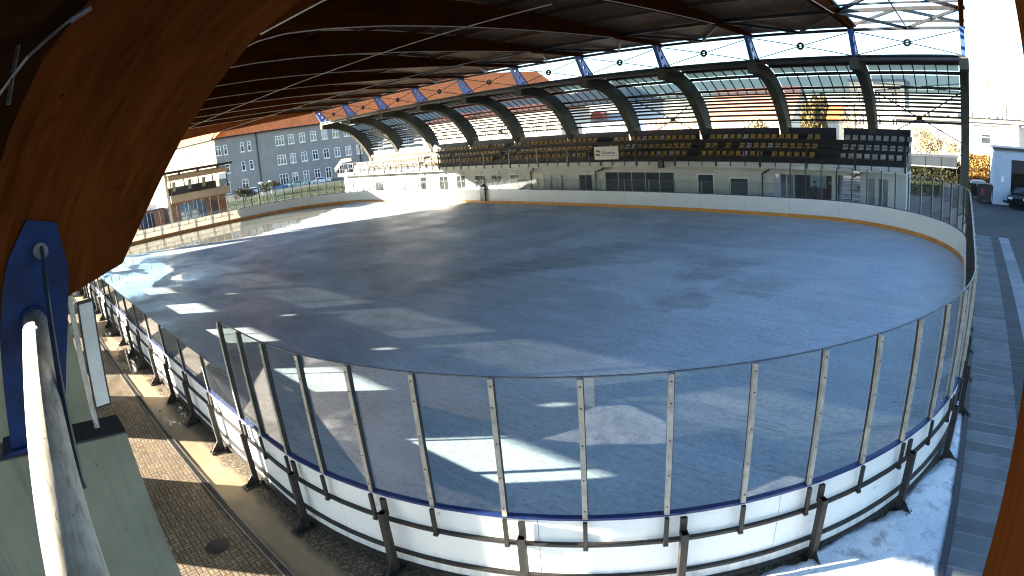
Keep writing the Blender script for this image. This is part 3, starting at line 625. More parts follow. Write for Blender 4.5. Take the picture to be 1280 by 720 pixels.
# concrete piers
g = MB(); g.prism([(-5.0, G0 - .05), (-2.44, G0 - .05), (-2.42, 3.22), (-3.6, 3.36), (-3.9, 3.36), (-3.98, 4.6), (-5.0, 4.6)], 'x', -.25, .25)  # raised back, out of view, added to trim the sun patches
PIER = g.mesh('concrete_pier', M['pier'])
bm = bmesh.new(); bm.from_mesh(PIER); bmesh.ops.bevel(bm, geom=[e for e in bm.edges], offset=.012, segments=1, affect='EDGES'); bm.to_mesh(PIER); bm.free()
g = MB(); g.prism([(-3.6, 3.362), (-2.42, 3.222), (-2.42, 3.24), (-3.6, 3.38)], 'x', -.252, .252)
PTOP = g.mesh('pier_cap', M['bitumen'])
for i, x in enumerate(AX):
    lab = 'grey concrete pier under ' + ('the arch at the right edge' if i == 10 else 'the huge near arch with the blue shoe' if i == 9 else 'the ' + ORD[8 - i] + ' timber arch beyond the huge near arch')
    t = thing('concrete_pier', lab, 'pier', (x, 0, 0), 'concrete piers under the timber arches')
    inst('pier_body', PIER, t); inst('pier_cap', PTOP, t)
# steel tubes between shoes
for i in (9, 8):
    g = MB(); g.tube((0, -2.945, 4.425), (5.55, -3.125, 4.035), .115, 36)
    t = thing('steel_tube', 'sunlit flaking white steel tube running from the blue shoe to the camera' if i == 9 else 'white steel tube behind the huge near arch', 'tube', (AX[i] + .14, 0, 0), 'steel tubes between the arch shoes')
    g.build('tube_body', M['tubepaint'], t, smooth=False)
    for p in t.children[0].data.polygons: p.use_smooth = len(p.vertices) == 4
    g = MB(); g.tube((0, -2.945, 4.425), (.05, -2.947, 4.421), .14, 28); g.build('end_collar', M['bluesteel'], t)
g = MB(); 
pts = [(-5.85, -2.735, 5.0), (-4.6, -2.83, 4.505), (-3.37, -2.935, 4.02)]
for a, b in zip(pts[:-1], pts[1:]): g.beam(a, b, .03, .085)
tag(g.build('steel_strap', M['straps']), 'thin blue grey strap from the shoe pin alongside the white tube', 'strap')
# narrow panel on a post on the pier
t = thing('slim_signboard', 'narrow white panel in black frame on a post above the near pier', 'panel', (-6.1, 0, 0))
g = MB(); g.prism([(-2.625, 3.45), (-2.455, 3.45), (-2.355, 4.46), (-2.52, 4.46)], 'x', -.02, .03); g.build('frame', M['black'], t)
g = MB(); g.prism([(-2.605, 3.475), (-2.47, 3.475), (-2.375, 4.435), (-2.505, 4.435)], 'x', .031, .037); g.build('white_face', M['lightgrey'], t)
g = MB(); g.beam((-.01, -2.665, 3.26), (-.01, -2.57, 4.53), .05, .05); g.build('post', M['alu'], t)
g = MB(); g.path([(.03, -2.69, 3.3), (.07, -2.66, 3.33), (.05, -2.67, 3.42), (.02, -2.655, 3.5)], .008); g.build('cable', M['lightgrey'], t)

# roof deck, purlins, edge beams
t = thing('arena_roof', 'dark timber roof deck spanning over the ice rink', 'roof')
DK = [(-6.6, 6.30), (-4.9, 6.62), (-3.7, 6.85), (-2.55, 7.0), (-1.97, 7.28), (-1.4, 7.88), (-.55, 8.58), (.8, 9.38), (1.9, 9.88), (3.0, 10.23), (4.3, 10.53), (5.6, 10.78), (7.2, 10.93), (10, 11.08), (14, 11.14), (19, 11.04), (25, 10.76), (30.3, 10.46)]
def sheet(pl, x0, x1, th):
    g = MB()
    for (a, b), (c, d) in zip(pl[:-1], pl[1:]):
        g.prism([(a, b), (c, d), (c, d + th), (a, b + th)], 'x', x0, x1)
    return g
sheet(DK[7:], AX[0] - .5, AX[9] + .3, .1).build('roof_deck', M['deck'], t)
sheet(DK[:8], AX[0] - .5, AX[9] + .3, .1).build('eaves_deck', M['shadewood'], t)
g = sheet(DK[:9], AX[9] + .31, 3.2, .1); g.build('eaves_deck', M['shadewood'], t)
g = MB(); bot = [(.2, 6.75), (2.3, 7.75), (4.5, 8.35), (8, 8.6), (12, 8.78), (17, 9.22), (20.7, 9.40), (25.5, 9.78), (29.8, 10.2)]
for (p, q), (r, v) in zip(bot[:-1], bot[1:]): g.prism([(p, q), (r, v), (r, max(v + .25, 10.5)), (p, max(q + .6, 10.5 if p > 4 else q + 1.6))], 'x', AX[0] - .62, AX[0] - .51)
g.build('gable_beam', M['litwood'], t)
g = MB(); g.box(AX[0] - .5, 3.2, -6.64, -6.6, 4.52, 5.17); g.box(AX[0] - .5, 3.2, -6.64, -6.6, 5.26, 5.55)  # out of view; height and gaps shaped to cut the sun on the ice
for k in range(10): g.box(AX[k] + 2.65, AX[k + 1] + 2.0, -6.64, -6.6, 5.17, 5.26)
g.build('eaves_sun_baffle', M['brown'], t)
g = MB(); g.add([(AX[0] - .5, -6.61, 5.55), (-10.3, -6.61, 5.55), (-10.3, -6.61, 6.3), (AX[0] - .5, -6.61, 6.3)], [(0, 1, 2, 3)]); g.build('eaves_sun_filter', M['milky'], t)  # added unseen pane dims the sun streaks; stops short to light the tube
for k in range(0, 11): MB().box(AX[k] - .05, AX[k] + .05, -6.6, -6.5, 4.5, 6.4).build('eaves_post', M['dark'], t)
# purlins between arches under the deck
for (y, z) in ((-.55, 8.45), (1.9, 9.72), (4.3, 10.38), (7.2, 10.78), (10, 10.93), (13, 11.08), (16, 11.08), (19, 11.0), (22, 10.86)):
    MB().box(AX[0] - .4, AX[9], y - .06, y + .06, z - .16, z).build('purlin', M['beamwood'], t)
for (y, z, h) in ((26.0, 10.58, .17), (30.42, 10.33, .15), (30.9, 10.78, .12)):
    x0 = AX[0] - .4
    MB().box(x0, AX[10] + .2, y - .085, y + .085, z - h / 2, z + h / 2).build('steel_beam', M['dark'], t)
# horizontal bracing between the two outer beams and over the ice
for i in range(10):
    a, b = AX[i], AX[i + 1]; g = MB()
    g.beam((a, 26, 10.56), ((a + b) / 2, 30.4, 10.34), .1, .14); g.beam((b, 26, 10.56), ((a + b) / 2, 30.4, 10.34), .1, .14)
    g.build('roof_brace', M['dark'], t)
# glazed bay on the right
for (x0, x1, y, z, w_) in ((AX[9], AX[10], 21.5, 10.62, .16), (AX[9], AX[10], 15.0, 10.5, .14)): MB().box(x0 + .12, x1 - .12, y - w_ / 2, y + w_ / 2, z - .08, z + .08).build('steel_beam', M['dark'], t)
g = MB(); xm = (AX[9] + AX[10]) / 2
for x in (AX[9] + .15, AX[10] - .15): g.beam((xm, 21.5, 10.62), (x, 26, 10.58), .14, .15); g.beam((xm, 26, 10.58), (x, 30.9, 10.72), .12, .13)
g.build('roof_brace', M['dark'], t)
g = MB()
for k in (0, 2, 4, 6): y = 3 + 27.2 * k / 8; g.box(AX[9] + .3, AX[10], y - .03, y + .03, 10.2 + .18 * k / 8, 10.28 + .18 * k / 8)
x = (AX[9] + AX[10]) / 2; g.beam((x, 3, 10.24), (x, 30.2, 10.42), .05, .07)
g.build('glazing_bars', M['dark'], t)
# tie rods
def rod(a, b, r, label): tag(MB().tube(a, b, r, 8).build('tie_rod', M['rod']), label, 'tie rod', 'thin tie rods below the roof')
rod((-43.6, 8.7, 8.42), (-12.0, 12.1, 9.46), .022, 'pale thin tie rod crossing below the roof, the upper of two')
rod((-49, 14.0, 8.5), (-20, 18.9, 9.35), .02, 'pale thin tie rod crossing below the roof, the lower of two')
tag(MB().path([(-5.9, -2.22, 6.94), (-6.3, -2.62, 6.74), (-7.6, -3.1, 6.5)], .016).tube((-5.97, -2.24, 6.93), (-5.9, -2.05, 7.02), .03, 8).build('tie_rod', M['greysteel']), 'dark cable stay fixed to the outer edge of the huge left arch', 'tie rod')
tag(MB().tube((-6.9, -2.55, 7.6), (-6.75, -2.85, 6.4), .022, 8).build('tie_rod', M['greysteel']), 'dark steel rod in the top left corner behind the huge arch', 'tie rod')

# ------------------------------------------------------------------ grandstand ribs with blue brackets
OUT = [(30.38, 8.85), (33, 8.85), (34.2, 8.62), (35, 8.3), (36.0, 7.66), (36.8, 7.0), (37.3, 6.3), (37.65, 5.5), (37.9, 4.2), (38.0, G0 - .05)]
INN = [(30.38, 8.22), (32.0, 8.14), (32.9, 7.92), (33.6, 7.6), (34.3, 7.15), (34.85, 6.65), (35.4, 6.05), (35.9, 5.4), (36.6, 4.2), (36.9, G0 - .05)]
OUT = [(a[0] + .3 * (b[0] - a[0]) * min(1, k / 2.), a[1] + .3 * (b[1] - a[1]) * min(1, k / 2.)) if k < 9 else a for k, (a, b) in enumerate(zip(OUT, INN))]
g = MB()
for k in range(len(OUT) - 1): 
    for x in (-.27, .27): g.add([(x, *OUT[k]), (x, *OUT[k + 1]), (x, *INN[k + 1]), (x, *INN[k])], [(0, 1, 2, 3)])
    for Pp in (OUT, INN): g.add([(-.27, *Pp[k]), (.27, *Pp[k]), (.27, *Pp[k + 1]), (-.27, *Pp[k + 1])], [(0, 1, 2, 3)])
g.add([(-.27, *OUT[0]), (.27, *OUT[0]), (.27, *INN[0]), (-.27, *INN[0])], [(0, 1, 2, 3)])
RIB = g.mesh('rib_body', M['rib']); bm = bmesh.new(); bm.from_mesh(RIB); bmesh.ops.remove_doubles(bm, verts=bm.verts, dist=1e-4); bmesh.ops.recalc_face_normals(bm, faces=bm.faces); bm.to_mesh(RIB); bm.free()
# bracket plate with three holes, built as rings of faces around the holes
def bracket():
    g = MB(); bm = bmesh.new()
    z0, z1 = 8.86, 10.26
    def yl(z): f = (z - z0) / (z1 - z0); return 30.5 - .75 * f
    def yr(z): f = (z - z0) / (z1 - z0); return 31.75 - 1.40 * f - .12 * f * (1 - f) * 2
    bands = [z0, z0 + .5, z0 + .95, z1]
    for b0, b1 in zip(bands[:-1], bands[1:]):
        zc = (b0 + b1) / 2; yc = (yl(zc) + yr(zc)) / 2; r = .135
        nseg = 16; outer = []
        for k in range(nseg):
            a = 2 * PI * k / nseg + PI / 4; dy, dz = math.cos(a), math.sin(a)
            s = min(1 / max(abs(dy), 1e-6), 1 / max(abs(dz), 1e-6)); py, pz = dy * s, dz * s
            z = zc + pz * (b1 - b0) / 2; y = yl(z) + (py + 1) / 2 * (yr(z) - yl(z)); outer.append((y, z))
        for k in range(nseg):
            k2 = (k + 1) % nseg; a, a2 = 2 * PI * k / nseg + PI / 4, 2 * PI * k2 / nseg + PI / 4
            ia = (yc + r * math.cos(a), zc + r * math.sin(a)); ib = (yc + r * math.cos(a2), zc + r * math.sin(a2))
            for x in (-.07, .07): g.add([(x, *outer[k]), (x, *outer[k2]), (x, *ib), (x, *ia)], [(0, 1, 2, 3)])
            g.add([(-.07, *ia), (-.07, *ib), (.07, *ib), (.07, *ia)], [(0, 1, 2, 3)])
    for fn in (yl, yr):
        for b0, b1 in zip(bands[:-1], bands[1:]): g.add([(-.12, fn(b0), b0), (.12, fn(b0), b0), (.12, fn(b1), b1), (-.12, fn(b1), b1)], [(0, 1, 2, 3)])
        for b0, b1 in zip(bands[:-1], bands[1:]):
            o = .02 if fn is yr else -.02
            g.add([(-.12, fn(b0) + o, b0), (.12, fn(b0) + o, b0), (.12, fn(b1) + o, b1), (-.12, fn(b1) + o, b1)], [(0, 1, 2, 3)])
    g.box(-.2, .2, 30.45, 31.85, 8.85, 8.88); g.box(-.14, .14, 29.7, 30.45, 10.26, 10.3)
    return g.mesh('steel_bracket', M['blueplate'])
BRK = bracket()
for i, x in enumerate(AX):
    lab = 'curved grandstand rib with blue bracket on top, ' + ('rightmost, standing free of the seats' if i == 10 else 'leftmost of all' if i == 0 else ORD[9 - i] + ' left of the rightmost')
    t = thing('grandstand_rib', lab, 'rib', (x, 0, 0), 'curved ribs of the grandstand'); inst('rib_body', RIB, t); inst('steel_bracket', BRK, t)
# X braces between brackets
for i in range(10):
    a, b = AX[i] + .1, AX[i + 1] - .1; c = ((a + b) / 2, 30.42, 9.58); g = MB()
    for p in ((a, 8.95), (a, 10.22), (b, 8.95), (b, 10.22)): g.tube((p[0], 30.42, p[1]), c, .028, 8)
    t = thing('cross_brace', 'thin steel cross with round hub above the grandstand roof, ' + ORD[9 - i] + ' from the right', 'cross brace', (0, 0, 0), 'cross braces above the grandstand roof')
    g.build('brace_rods', M['dark'], t)
    h = MB(); 
    for k in range(20):
        a0, a1 = 2 * PI * k / 20, 2 * PI * (k + 1) / 20
        h.tube((c[0] + .16 * math.cos(a0), c[1], c[2] + .16 * math.sin(a0)), (c[0] + .16 * math.cos(a1), c[1], c[2] + .16 * math.sin(a1)), .07, 8)
    h.build('hub_ring', M['black'], t)
# roof bays
def on_out(z):
    for (a, b), (c, d) in zip(OUT[1:-1], OUT[2:]):
        if d <= z <= b: f = (b - z) / (b - d); return a + (c - a) * f
    return 37.9
for i in range(10):
    a, b = AX[i] + .27, AX[i + 1] - .27
    t = thing('grandstand_roof', 'grandstand roof bay with glazing and open slats, ' + ORD[9 - i] + ' from the right', 'stand roof', (0, 0, 0), 'bays of the grandstand roof')
    g = MB(); pl = [(30.3, 8.9), (33, 8.9), (33.9, 8.72)]
    for (p, q), (r, s) in zip(pl[:-1], pl[1:]): g.prism([(p, q), (r, s), (r, s + .06), (p, q + .06)], 'x', a - .2, b + .2)
    g.box(a, b, 30.35, 30.5, 8.66, 8.8); g.build('roof_sheet', M['roofdark'], t)
    rows = [(8.66, 8.40), (8.18, 7.60), (7.42, 7.24)]; gl = MB(); fr = MB(); np_ = 8
    for z1, z0 in rows:
        for k in range(np_):
            xa, xb = a + (b - a) * k / np_ + .03, a + (b - a) * (k + 1) / np_ - .03
            gl.add([(xa, on_out(z1), z1), (xb, on_out(z1), z1), (xb, on_out(z0), z0), (xa, on_out(z0), z0)], [(0, 1, 2, 3)])
            if k: fr.beam(((xa - .03), on_out(z1) - .03, z1), ((xa - .03), on_out(z0) - .03, z0), .06, .06)
    for z, h in ((8.74, .14), (8.29, .2), (7.51, .17), (7.2, .10)): fr.box(a, b, on_out(z) - .12, on_out(z) + .04, z - h / 2, z + h / 2)
    gl.build('glazing_row', M['poly'], t); fr.build('glazing_frame', M['dark'], t)
    g = MB()
    for z in (7.06, 6.86, 6.64, 6.40, 6.14, 5.82, 5.46): g.box(a, b, on_out(z) - .14, on_out(z) + .02, z - .07, z + .07)
    g.build('slat_grille', M['dark'], t)
    if i in (9, 6, 3, 0):
        g = MB(); P0, P1 = (37.2, 6.9), (37.75, 4.2); 
        c = ((a + b) / 2, 37.45, 5.7)
        for x in (a, b):
            for (y, z) in ((36.4, 7.3), (37.75, 4.3)): g.tube((x, y, z), c, .04, 8)
        g.box(c[0] - .2, c[0] + .2, c[1] - .05, c[1] + .05, c[2] - .16, c[2] + .16)
        for x0, x1 in ((a, b), (b, a)): g.tube((x0, 35.6, 7.8), (x1, 36.3, 7.35), .035, 8)
        g.build('wind_brace', M['dark'], t)

# ------------------------------------------------------------------ grandstand
st = thing('grandstand', 'long white grandstand with dark seating tiers behind the far boards', 'grandstand', (0, 0, 0))
SX0, SX1 = -61.2, -3.6; YW = 33.3
g = MB(); g.box(SX0, -11.95, YW, YW + .3, G0 - .05, 2.5); g.box(-11.95, -8.2, YW, YW + .3, 2.12, 2.5); g.box(-8.2, -8.0, YW, YW + .3, G0 - .05, 2.5); g.box(-6.4, -6.05, YW, YW + .3, G0 - .05, 2.5); g.box(-8.0, -6.4, YW, YW + .3, 2.2, 2.5); g.box(-6.05, -4.7, YW, YW + .3, 2.1, 2.5); g.box(-4.7, SX1, YW, YW + .3, G0 - .05, 2.5)
g.box(SX1 - .2, SX1, YW + .302, 36.5, G0 - .05, 2.5); g.box(SX0, SX0 + .2, YW + .302, 36.5, G0 - .05, 3.2); g.build('lower_wall', M['plwhite'], st)
g = MB(); g.box(SX0, SX1, 32.55, 33.9, 2.502, 2.86); g.build('ledge', M['plwhite'], st)
g = MB(); g.box(SX0 + .1, SX1 - .1, YW + .31, 36.6, 2.3, 2.49); g.box(-11.9, -8.25, 36.2, 36.3, G0, 2.3); g.build('undercroft', M['tier'], st)
g = MB(); g.box(SX0 + .2, SX1, 33.9, 36.3, 2.5, 2.8); g.box(SX0 + .2, SX1, 34.32, 36.3, 2.8, 3.3); g.box(SX0 + .2, SX1, 35.12, 36.3, 3.3, 3.86); g.box(SX0 + 4, SX1, 34.26, 34.3, 3.301, 3.70); g.box(SX0 + 4, SX1, 35.06, 35.1, 3.861, 4.26); g.build('seating_tier', M['tier'], st)
g = MB(); g.box(SX0 + 4, SX1, 33.0, 33.06, 2.862, 3.22); g.build('front_panel', M['tier'], st)  # dark panel standing in for the shadow of the seat tiers
for i in range(10):
    a, b = AX[i], AX[i + 1]
    if i == 0: a += 1
    segs = [(a + .3, b - .35)]
    if i == 9: segs = [(a - 1.9, SX1)]
    if i == 8: segs = [(a + .3, a + 3.6)]
    for c, d in segs: MB().box(c, d, 36.32, 36.4, 2.9, 4.98).build('back_panel', M['navy'], st)
MB().box(SX0 + 1, SX1, 36.34, 36.38, 5.28, 5.32).build('back_rail', M['grey'], st)
MB().prism([(33.9, 2.8), (36.3, 2.8), (36.3, 5.0), (35.6, 4.9), (33.9, 3.6)], 'x', SX1 + .002, SX1 + .05).build('end_panel', M['navy'], st)
x = SX0 + .6; k = 0
RPT = MB().box(-.025, .025, -.06, -.02, -.25, 1.1).mesh('railing_post', M['dark']); RPB = MB().box(-.06, .06, -.07, -.01, -.28, 1.1).mesh('railing_post', M['dark'])
while x < SX1:
    inst('railing_post', RPB if k % 3 == 0 else RPT, st, (x, 32.55, 2.86)); x += 1.0; k += 1
g = MB(); g.box(SX0 + .5, SX1, 32.49, 32.53, 3.92, 3.97); g.box(SX0 + .5, SX1, 32.5, 32.52, 3.3, 3.32); g.build('handrail', M['dark'], st)
g = MB()
for (a, b) in ((.8, .88), (-.2, -.14)): pass
# windows of the lower wall
def wall_window(x0, x1, z0, z1, n, hood=True, mat='pane'):
    f = MB(); f.box(x0 - .06, x1 + .06, YW - .03, YW - .002, z0 - .06, z1 + .06); o = f.build('window', M['lightgrey'] if n > 1 else M['whiteframe'], st)
    q = MB()
    for k in range(n):
        a = x0 + (x1 - x0) * k / n + .03; b = x0 + (x1 - x0) * (k + 1) / n - .03; q.box(a, b, YW - .045, YW - .031, z0, z1)
    q.build('pane', M[mat], o)
    if hood: MB().box((x0 + x1) / 2 - .35, (x0 + x1) / 2 + .35, YW - .16, YW - .002, z1 + .22, z1 + .28).build('lamp_strip', M['lightgrey'], o)
for w in ((-24.8, -19.1, .72, 2.05, 5, False), (-17.3, -16.15, .72, 1.95, 1), (-14.95, -13.7, .72, 1.75, 1), (-27.2, -26.0, .6, 1.85, 2), (-38.7, -37.4, .7, 1.9, 2), (-36.6, -35.4, .7, 1.9, 2), (-34.4, -33.4, .7, 1.9, 1), (-41.2, -40.0, .7, 1.95, 2), (-43.6, -42.4, .7, 1.95, 2), (-46.6, -45.6, .7, 1.95, 1), (-59.4, -59.0, .8, 1.9, 1, False)): wall_window(*w)
for (x0, x1, m) in ((-32.6, -30.7, 'plwarm'),):
    MB().box(x0, x1, YW - .06, YW - .003, .75, 2.0).build('notice_panel', M[m], st)
for x in (-30.1, -29.0): MB().box(x, x + .16, YW - .08, YW - .003, G0, 1.85).build('wall_post', M['grey'], st)
MB().box(-54.6, -53.2, YW - .05, YW - .003, .1, 1.7).build('doorway', M['pane'], st)
g = MB(); g.path([(-53.1, 32.7, 1.75), (-51.2, 32.7, 1.05), (-47.6, 32.7, 1.0)], .03); g.path([(-53.1, 32.7, 1.75), (-53.1, 32.7, G0)], .03); g.path([(-47.6, 32.7, 1.0), (-47.6, 32.7, G0)], .03); g.build('ramp_rail', M['grey'], st)
for x, x2 in ((-25.6, -24.6), (-12.7, -12.1), (-32.0, -31.4), (-6.9, -6.3)):
    MB().path([(x2, 32.9, 2.48), (x2 - .15, 33.05, 2.35), (x, 33.2, 2.1), (x, 33.2, G0)], .05).build('drainpipe', M['black'], st)
# recess with stairs at the right
MB().box(-11.9, -10.9, 34.4, 34.5, G0, 2.1).build('glazed_door', M['panelight'], st)
for x in (-11.9, -11.45, -10.95): MB().box(x, x + .07, 34.3, 34.39, G0, 2.1).build('door_frame', M['whiteframe'], st)
MB().box(-10.15, -9.05, 35.6, 35.7, .7, 2.05).build('bright_panel', M['skyblue'], st)
MB().prism([(-10.6, G0), (-8.4, G0), (-8.4, 1.0), (-9.3, 1.25), (-10.6, .75)], 'y', 34.9, 35.0).build('ramp_wall', M['brown'], st)
g = MB()
for k in range(8): g.box(-7.95, -6.45, 33.5 + k * .29, 33.56 + k * .29 + .24, G0 + .2 + k * .28, G0 + .25 + k * .28)
g.build('stair_tread', M['grey'], st)
for x in (-8.0, -6.5): MB().prism([(33.4, G0), (33.8, G0), (36, 2.2), (36, 2.45), (35.5, 2.45)], 'x', x, x + .07).build('stair_side', M['blueplate'], st)
for x0, x1, m in ((-6.05, -5.5, 'grey'), (-5.28, -4.75, 'greysteel')): MB().box(x0, x1, YW + .1, YW + .16, G0, 2.08).build('door', M[m], st)
MB().box(-5.5, -5.28, YW + .02, YW + .3, G0, 2.1).build('door_frame', M['lightgrey'], st)
MB().box(-6.3, -5.7, 32.5, 32.54, 2.56, 2.74).build('lamp_strip', M['signwhite'], st)
for x in (-9.2, -7.7): MB().box(x, x + 1.0, 33.1, 33.2, 2.3, 2.36).build('lamp_strip', M['lampglass'], st)
# stair at the left end
g = MB(); g.prism([(-62.6, 3.05), (-60.6, 4.1), (-58.6, 4.2), (-58.6, 4.5), (-60.8, 4.45), (-62.6, 3.42)], 'y', 33.0, 33.12); g.build('stair_wall', M['brown'], st)
g = MB(); g.prism([(-62.7, 3.42), (-60.8, 4.46), (-58.6, 4.52), (-58.6, 4.56), (-60.85, 4.51), (-62.7, 3.48)], 'y', 32.98, 33.15); g.build('stair_coping', M['beige'], st)
MB().box(-58.5, -55.5, 33.2, 33.3, 2.87, 3.6).build('front_panel', M['plwhite'], st)
# sign
t = thing('sign_board', 'white sign with maroon round emblem hung on the grandstand railing', 'sign', (-24.0, 32.42, 3.52))
MB().box(-1.02, 1.02, -.03, .02, -.46, .46).build('board', M['whiteframe'], t)
MB().box(-.98, .98, -.036, -.031, -.42, .42).build('sign_face', M['signwhite'], t)
g = MB()
for k in range(26):
    a0, a1 = 2 * PI * k / 26, 2 * PI * (k + 1) / 26
    if k in (24, 25, 0, 11, 12, 13): continue
    g.add([(-.7 + .09 * math.cos(a0), -.040, .22 * 0 + .09 * math.sin(a0)), (-.7 + .22 * math.cos(a0), -.040, .22 * math.sin(a0)), (-.7 + .22 * math.cos(a1), -.040, .22 * math.sin(a1)), (-.7 + .09 * math.cos(a1), -.040, .09 * math.sin(a1))], [(0, 1, 2, 3)])
g.build('emblem', M['maroon'], t, recalc=False)
g = MB(); g.box(-.43, .06, -.040, -.037, .13, .17)
xx = -.38
for wdt in (.07, .03, .09, .05, .08, .09, .08, .09, .08, .08, .09, .07): g.box(xx, xx + wdt, -.041, -.037, -.06, .045); xx += wdt + .022
g.build('lettering', M['signgrey'], t)
MB().box(-.36, .9, -.040, -.037, -.21, -.17).build('small_print', M['grey'], t)
# seats
sm = MB()
def seat(mat):
    g = MB(); pr = [(-.02, .36), (-.06, .40), (.30, .38), (.36, .45), (.42, .66), (.38, .69), (.32, .51), (.27, .43), (-.03, .445)]
    g.prism(pr, 'x', -.165, .165); g.box(-.04, .04, .1, .16, 0, .38)
    return g.mesh('stadium_seat', mat)
SY, SW = seat(M['seaty']), seat(M['seatw'])
cnt = 0
ROWS = [(33.62, 2.80, 'front'), (34.42, 3.30, 'middle'), (35.22, 3.86, 'top')]
AISLE = [-8.3, -17.9, -26.0, -36.4, -46.8, -56.6]
def bay_of(x): return min(range(11), key=lambda i: abs(AX[i] - x))
for (y, z, rn) in ROWS:
    x = -58.6
    while x < -3.95:
        x += .5
        if any(abs(x - a) < .62 for a in AISLE): continue
        if x > -9.3 and x < -8.3: continue
        if cnt >= 298: break
        if random.random() < .03: continue
        right = x > -8.2
        blk = sum(1 for a in AISLE if x < a)
        o = inst('stadium_seat', SW if right or random.random() < .08 else SY, None, (x, y, z))
        lab = '%s seat in the %s row, %s block of the grandstand from the right' % ('pale' if o.data is SW else 'yellow', rn, ORD[blk])
        tag(o, lab, 'seat', '%s seats of the %s row in the %s block' % ('pale' if o.data is SW else 'yellow', rn, ORD[blk])); cnt += 1
# black padded box on the far boards
t = thing('padded_box', 'narrow black padded box with grey top against the far boards', 'box', (-34.3, 29.93, 0))
g = MB(); g.box(-.27, .27, -.16, -.03, .18, 1.2); g.build('black_pad', M['black'], t)
g = MB(); g.box(-.25, .25, -.14, .1, 1.205, 1.34); g.build('grey_cap', M['lightgrey'], t)
g = MB(); g.tube((0, 0, 1.34), (0, 0, 1.52), .2, 12, 0, .12); g.path([(.1, 0, 1.5), (.24, 0, 1.72), (.3, 0, 2.05)], .04); g.build('lamp_arm', M['black'], t)
# black bag-like spotlight on ledge
g = MB(); g.prism([(-.16, 0), (.16, 0), (.22, -.5), (-.22, -.5)], 'y', -.12, .1); g.box(-.02, .02, -.02, .02, 0, .15)
tag(g.build('floodlight', M['black'], loc=(-19.6, 32.4, 2.95)), 'small black floodlight hanging from the grandstand ledge', 'floodlight')

# ------------------------------------------------------------------ people under the stand
def person(loc, rotz, label, top, seed):
    me = bpy.data.meshes.new('person'); 
    P = [(0, 0, .95), (0, 0, 1.15), (0, .01, 1.4), (0, .01, 1.5), (0, .0, 1.6), (0, -.02, 1.72),
         (.1, 0, .9), (.11, -.03, .5), (.11, .02, .09), (.12, -.14, .04), (-.1, 0, .9), (-.12, .04, .5), (-.13, .1, .09), (-.13, -.05, .04),
         (.19, .01, 1.41), (.25, .03, 1.13), (.22, -.1, .9), (.22, -.13, .8), (-.19, .01, 1.41), (-.25, .03, 1.13), (-.21, -.08, .9), (-.21, -.12, .8)]
    E_ = [(0, 1), (1, 2), (2, 3), (3, 4), (4, 5), (0, 6), (6, 7), (7, 8), (8, 9), (0, 10), (10, 11), (11, 12), (12, 13), (2, 14), (14, 15), (15, 16), (16, 17), (2, 18), (18, 19), (19, 20), (20, 21)]
    RD = [(.16, .12), (.15, .11), (.17, .12), (.065, .065), (.085, .1), (.075, .09), (.1, .1), (.075, .08), (.05, .055), (.045, .04), (.1, .1), (.075, .08), (.05, .055), (.045, .04), (.075, .075), (.055, .055), (.04, .04), (.035, .025), (.075, .075), (.055, .055), (.04, .04), (.035, .025)]
    me.from_pydata(P, E_, []); o = bpy.data.objects.new('person', me); COL.objects.link(o)
    o.modifiers.new('skin', 'SKIN'); sv = me.skin_vertices[0].data
    for k, r in enumerate(RD): sv[k].radius = r
    sv[0].use_root = True
    s = o.modifiers.new('sub', 'SUBSURF'); s.levels = s.render_levels = 1
    dg = bpy.context.evaluated_depsgraph_get(); nm = bpy.data.meshes.new_from_object(o.evaluated_get(dg)); o.modifiers.clear(); o.data = nm; bpy.data.meshes.remove(me)
    nm.materials.clear()
    for m in (M['skin'], M[top], M['cloth']): nm.materials.append(m)
    for p in nm.polygons:
        c = p.center; p.material_index = 0 if c.z > 1.5 or (abs(c.x) > .17 and c.z < .86) else (1 if c.z > .88 else 2); p.use_smooth = True
    o.location = loc; o.rotation_euler = (0, 0, rotz)
    h = MB(); n1 = 10
    for k in range(n1):
        for j in range(4):
            def hp(k, j): a = 2 * PI * k / n1; b = j / 4 * PI / 2 * 1.05; return (.105 * math.cos(a) * math.cos(b), .01 + .12 * math.sin(a) * math.cos(b), 1.71 + .115 * math.sin(b))
            h.add([hp(k, j), hp(k + 1, j), hp(k + 1, j + 1), hp(k, j + 1)], [(0, 1, 2, 3)])
    h.build('hair', M['cloth'], o, smooth=True)
    for sx in (-1, 1): MB().tube((sx * .03, -.1, 1.68), (sx * .03, -.113, 1.68), .012, 8).build('eye', M['black'], o)
    MB().prism([(-.012, 1.62), (.012, 1.62), (0, 1.67)], 'y', -.128, -.1).build('nose', M['skin'], o)
    return tag(o, label, 'person', 'people standing under the grandstand')
person((-9.45, 33.9, G0), .4, 'person in dark clothes standing in the passage under the grandstand', 'cloth', 1)
person((-8.75, 35.3, G0), -.6, 'person in rust coloured top farther back under the grandstand', 'clothred', 2)

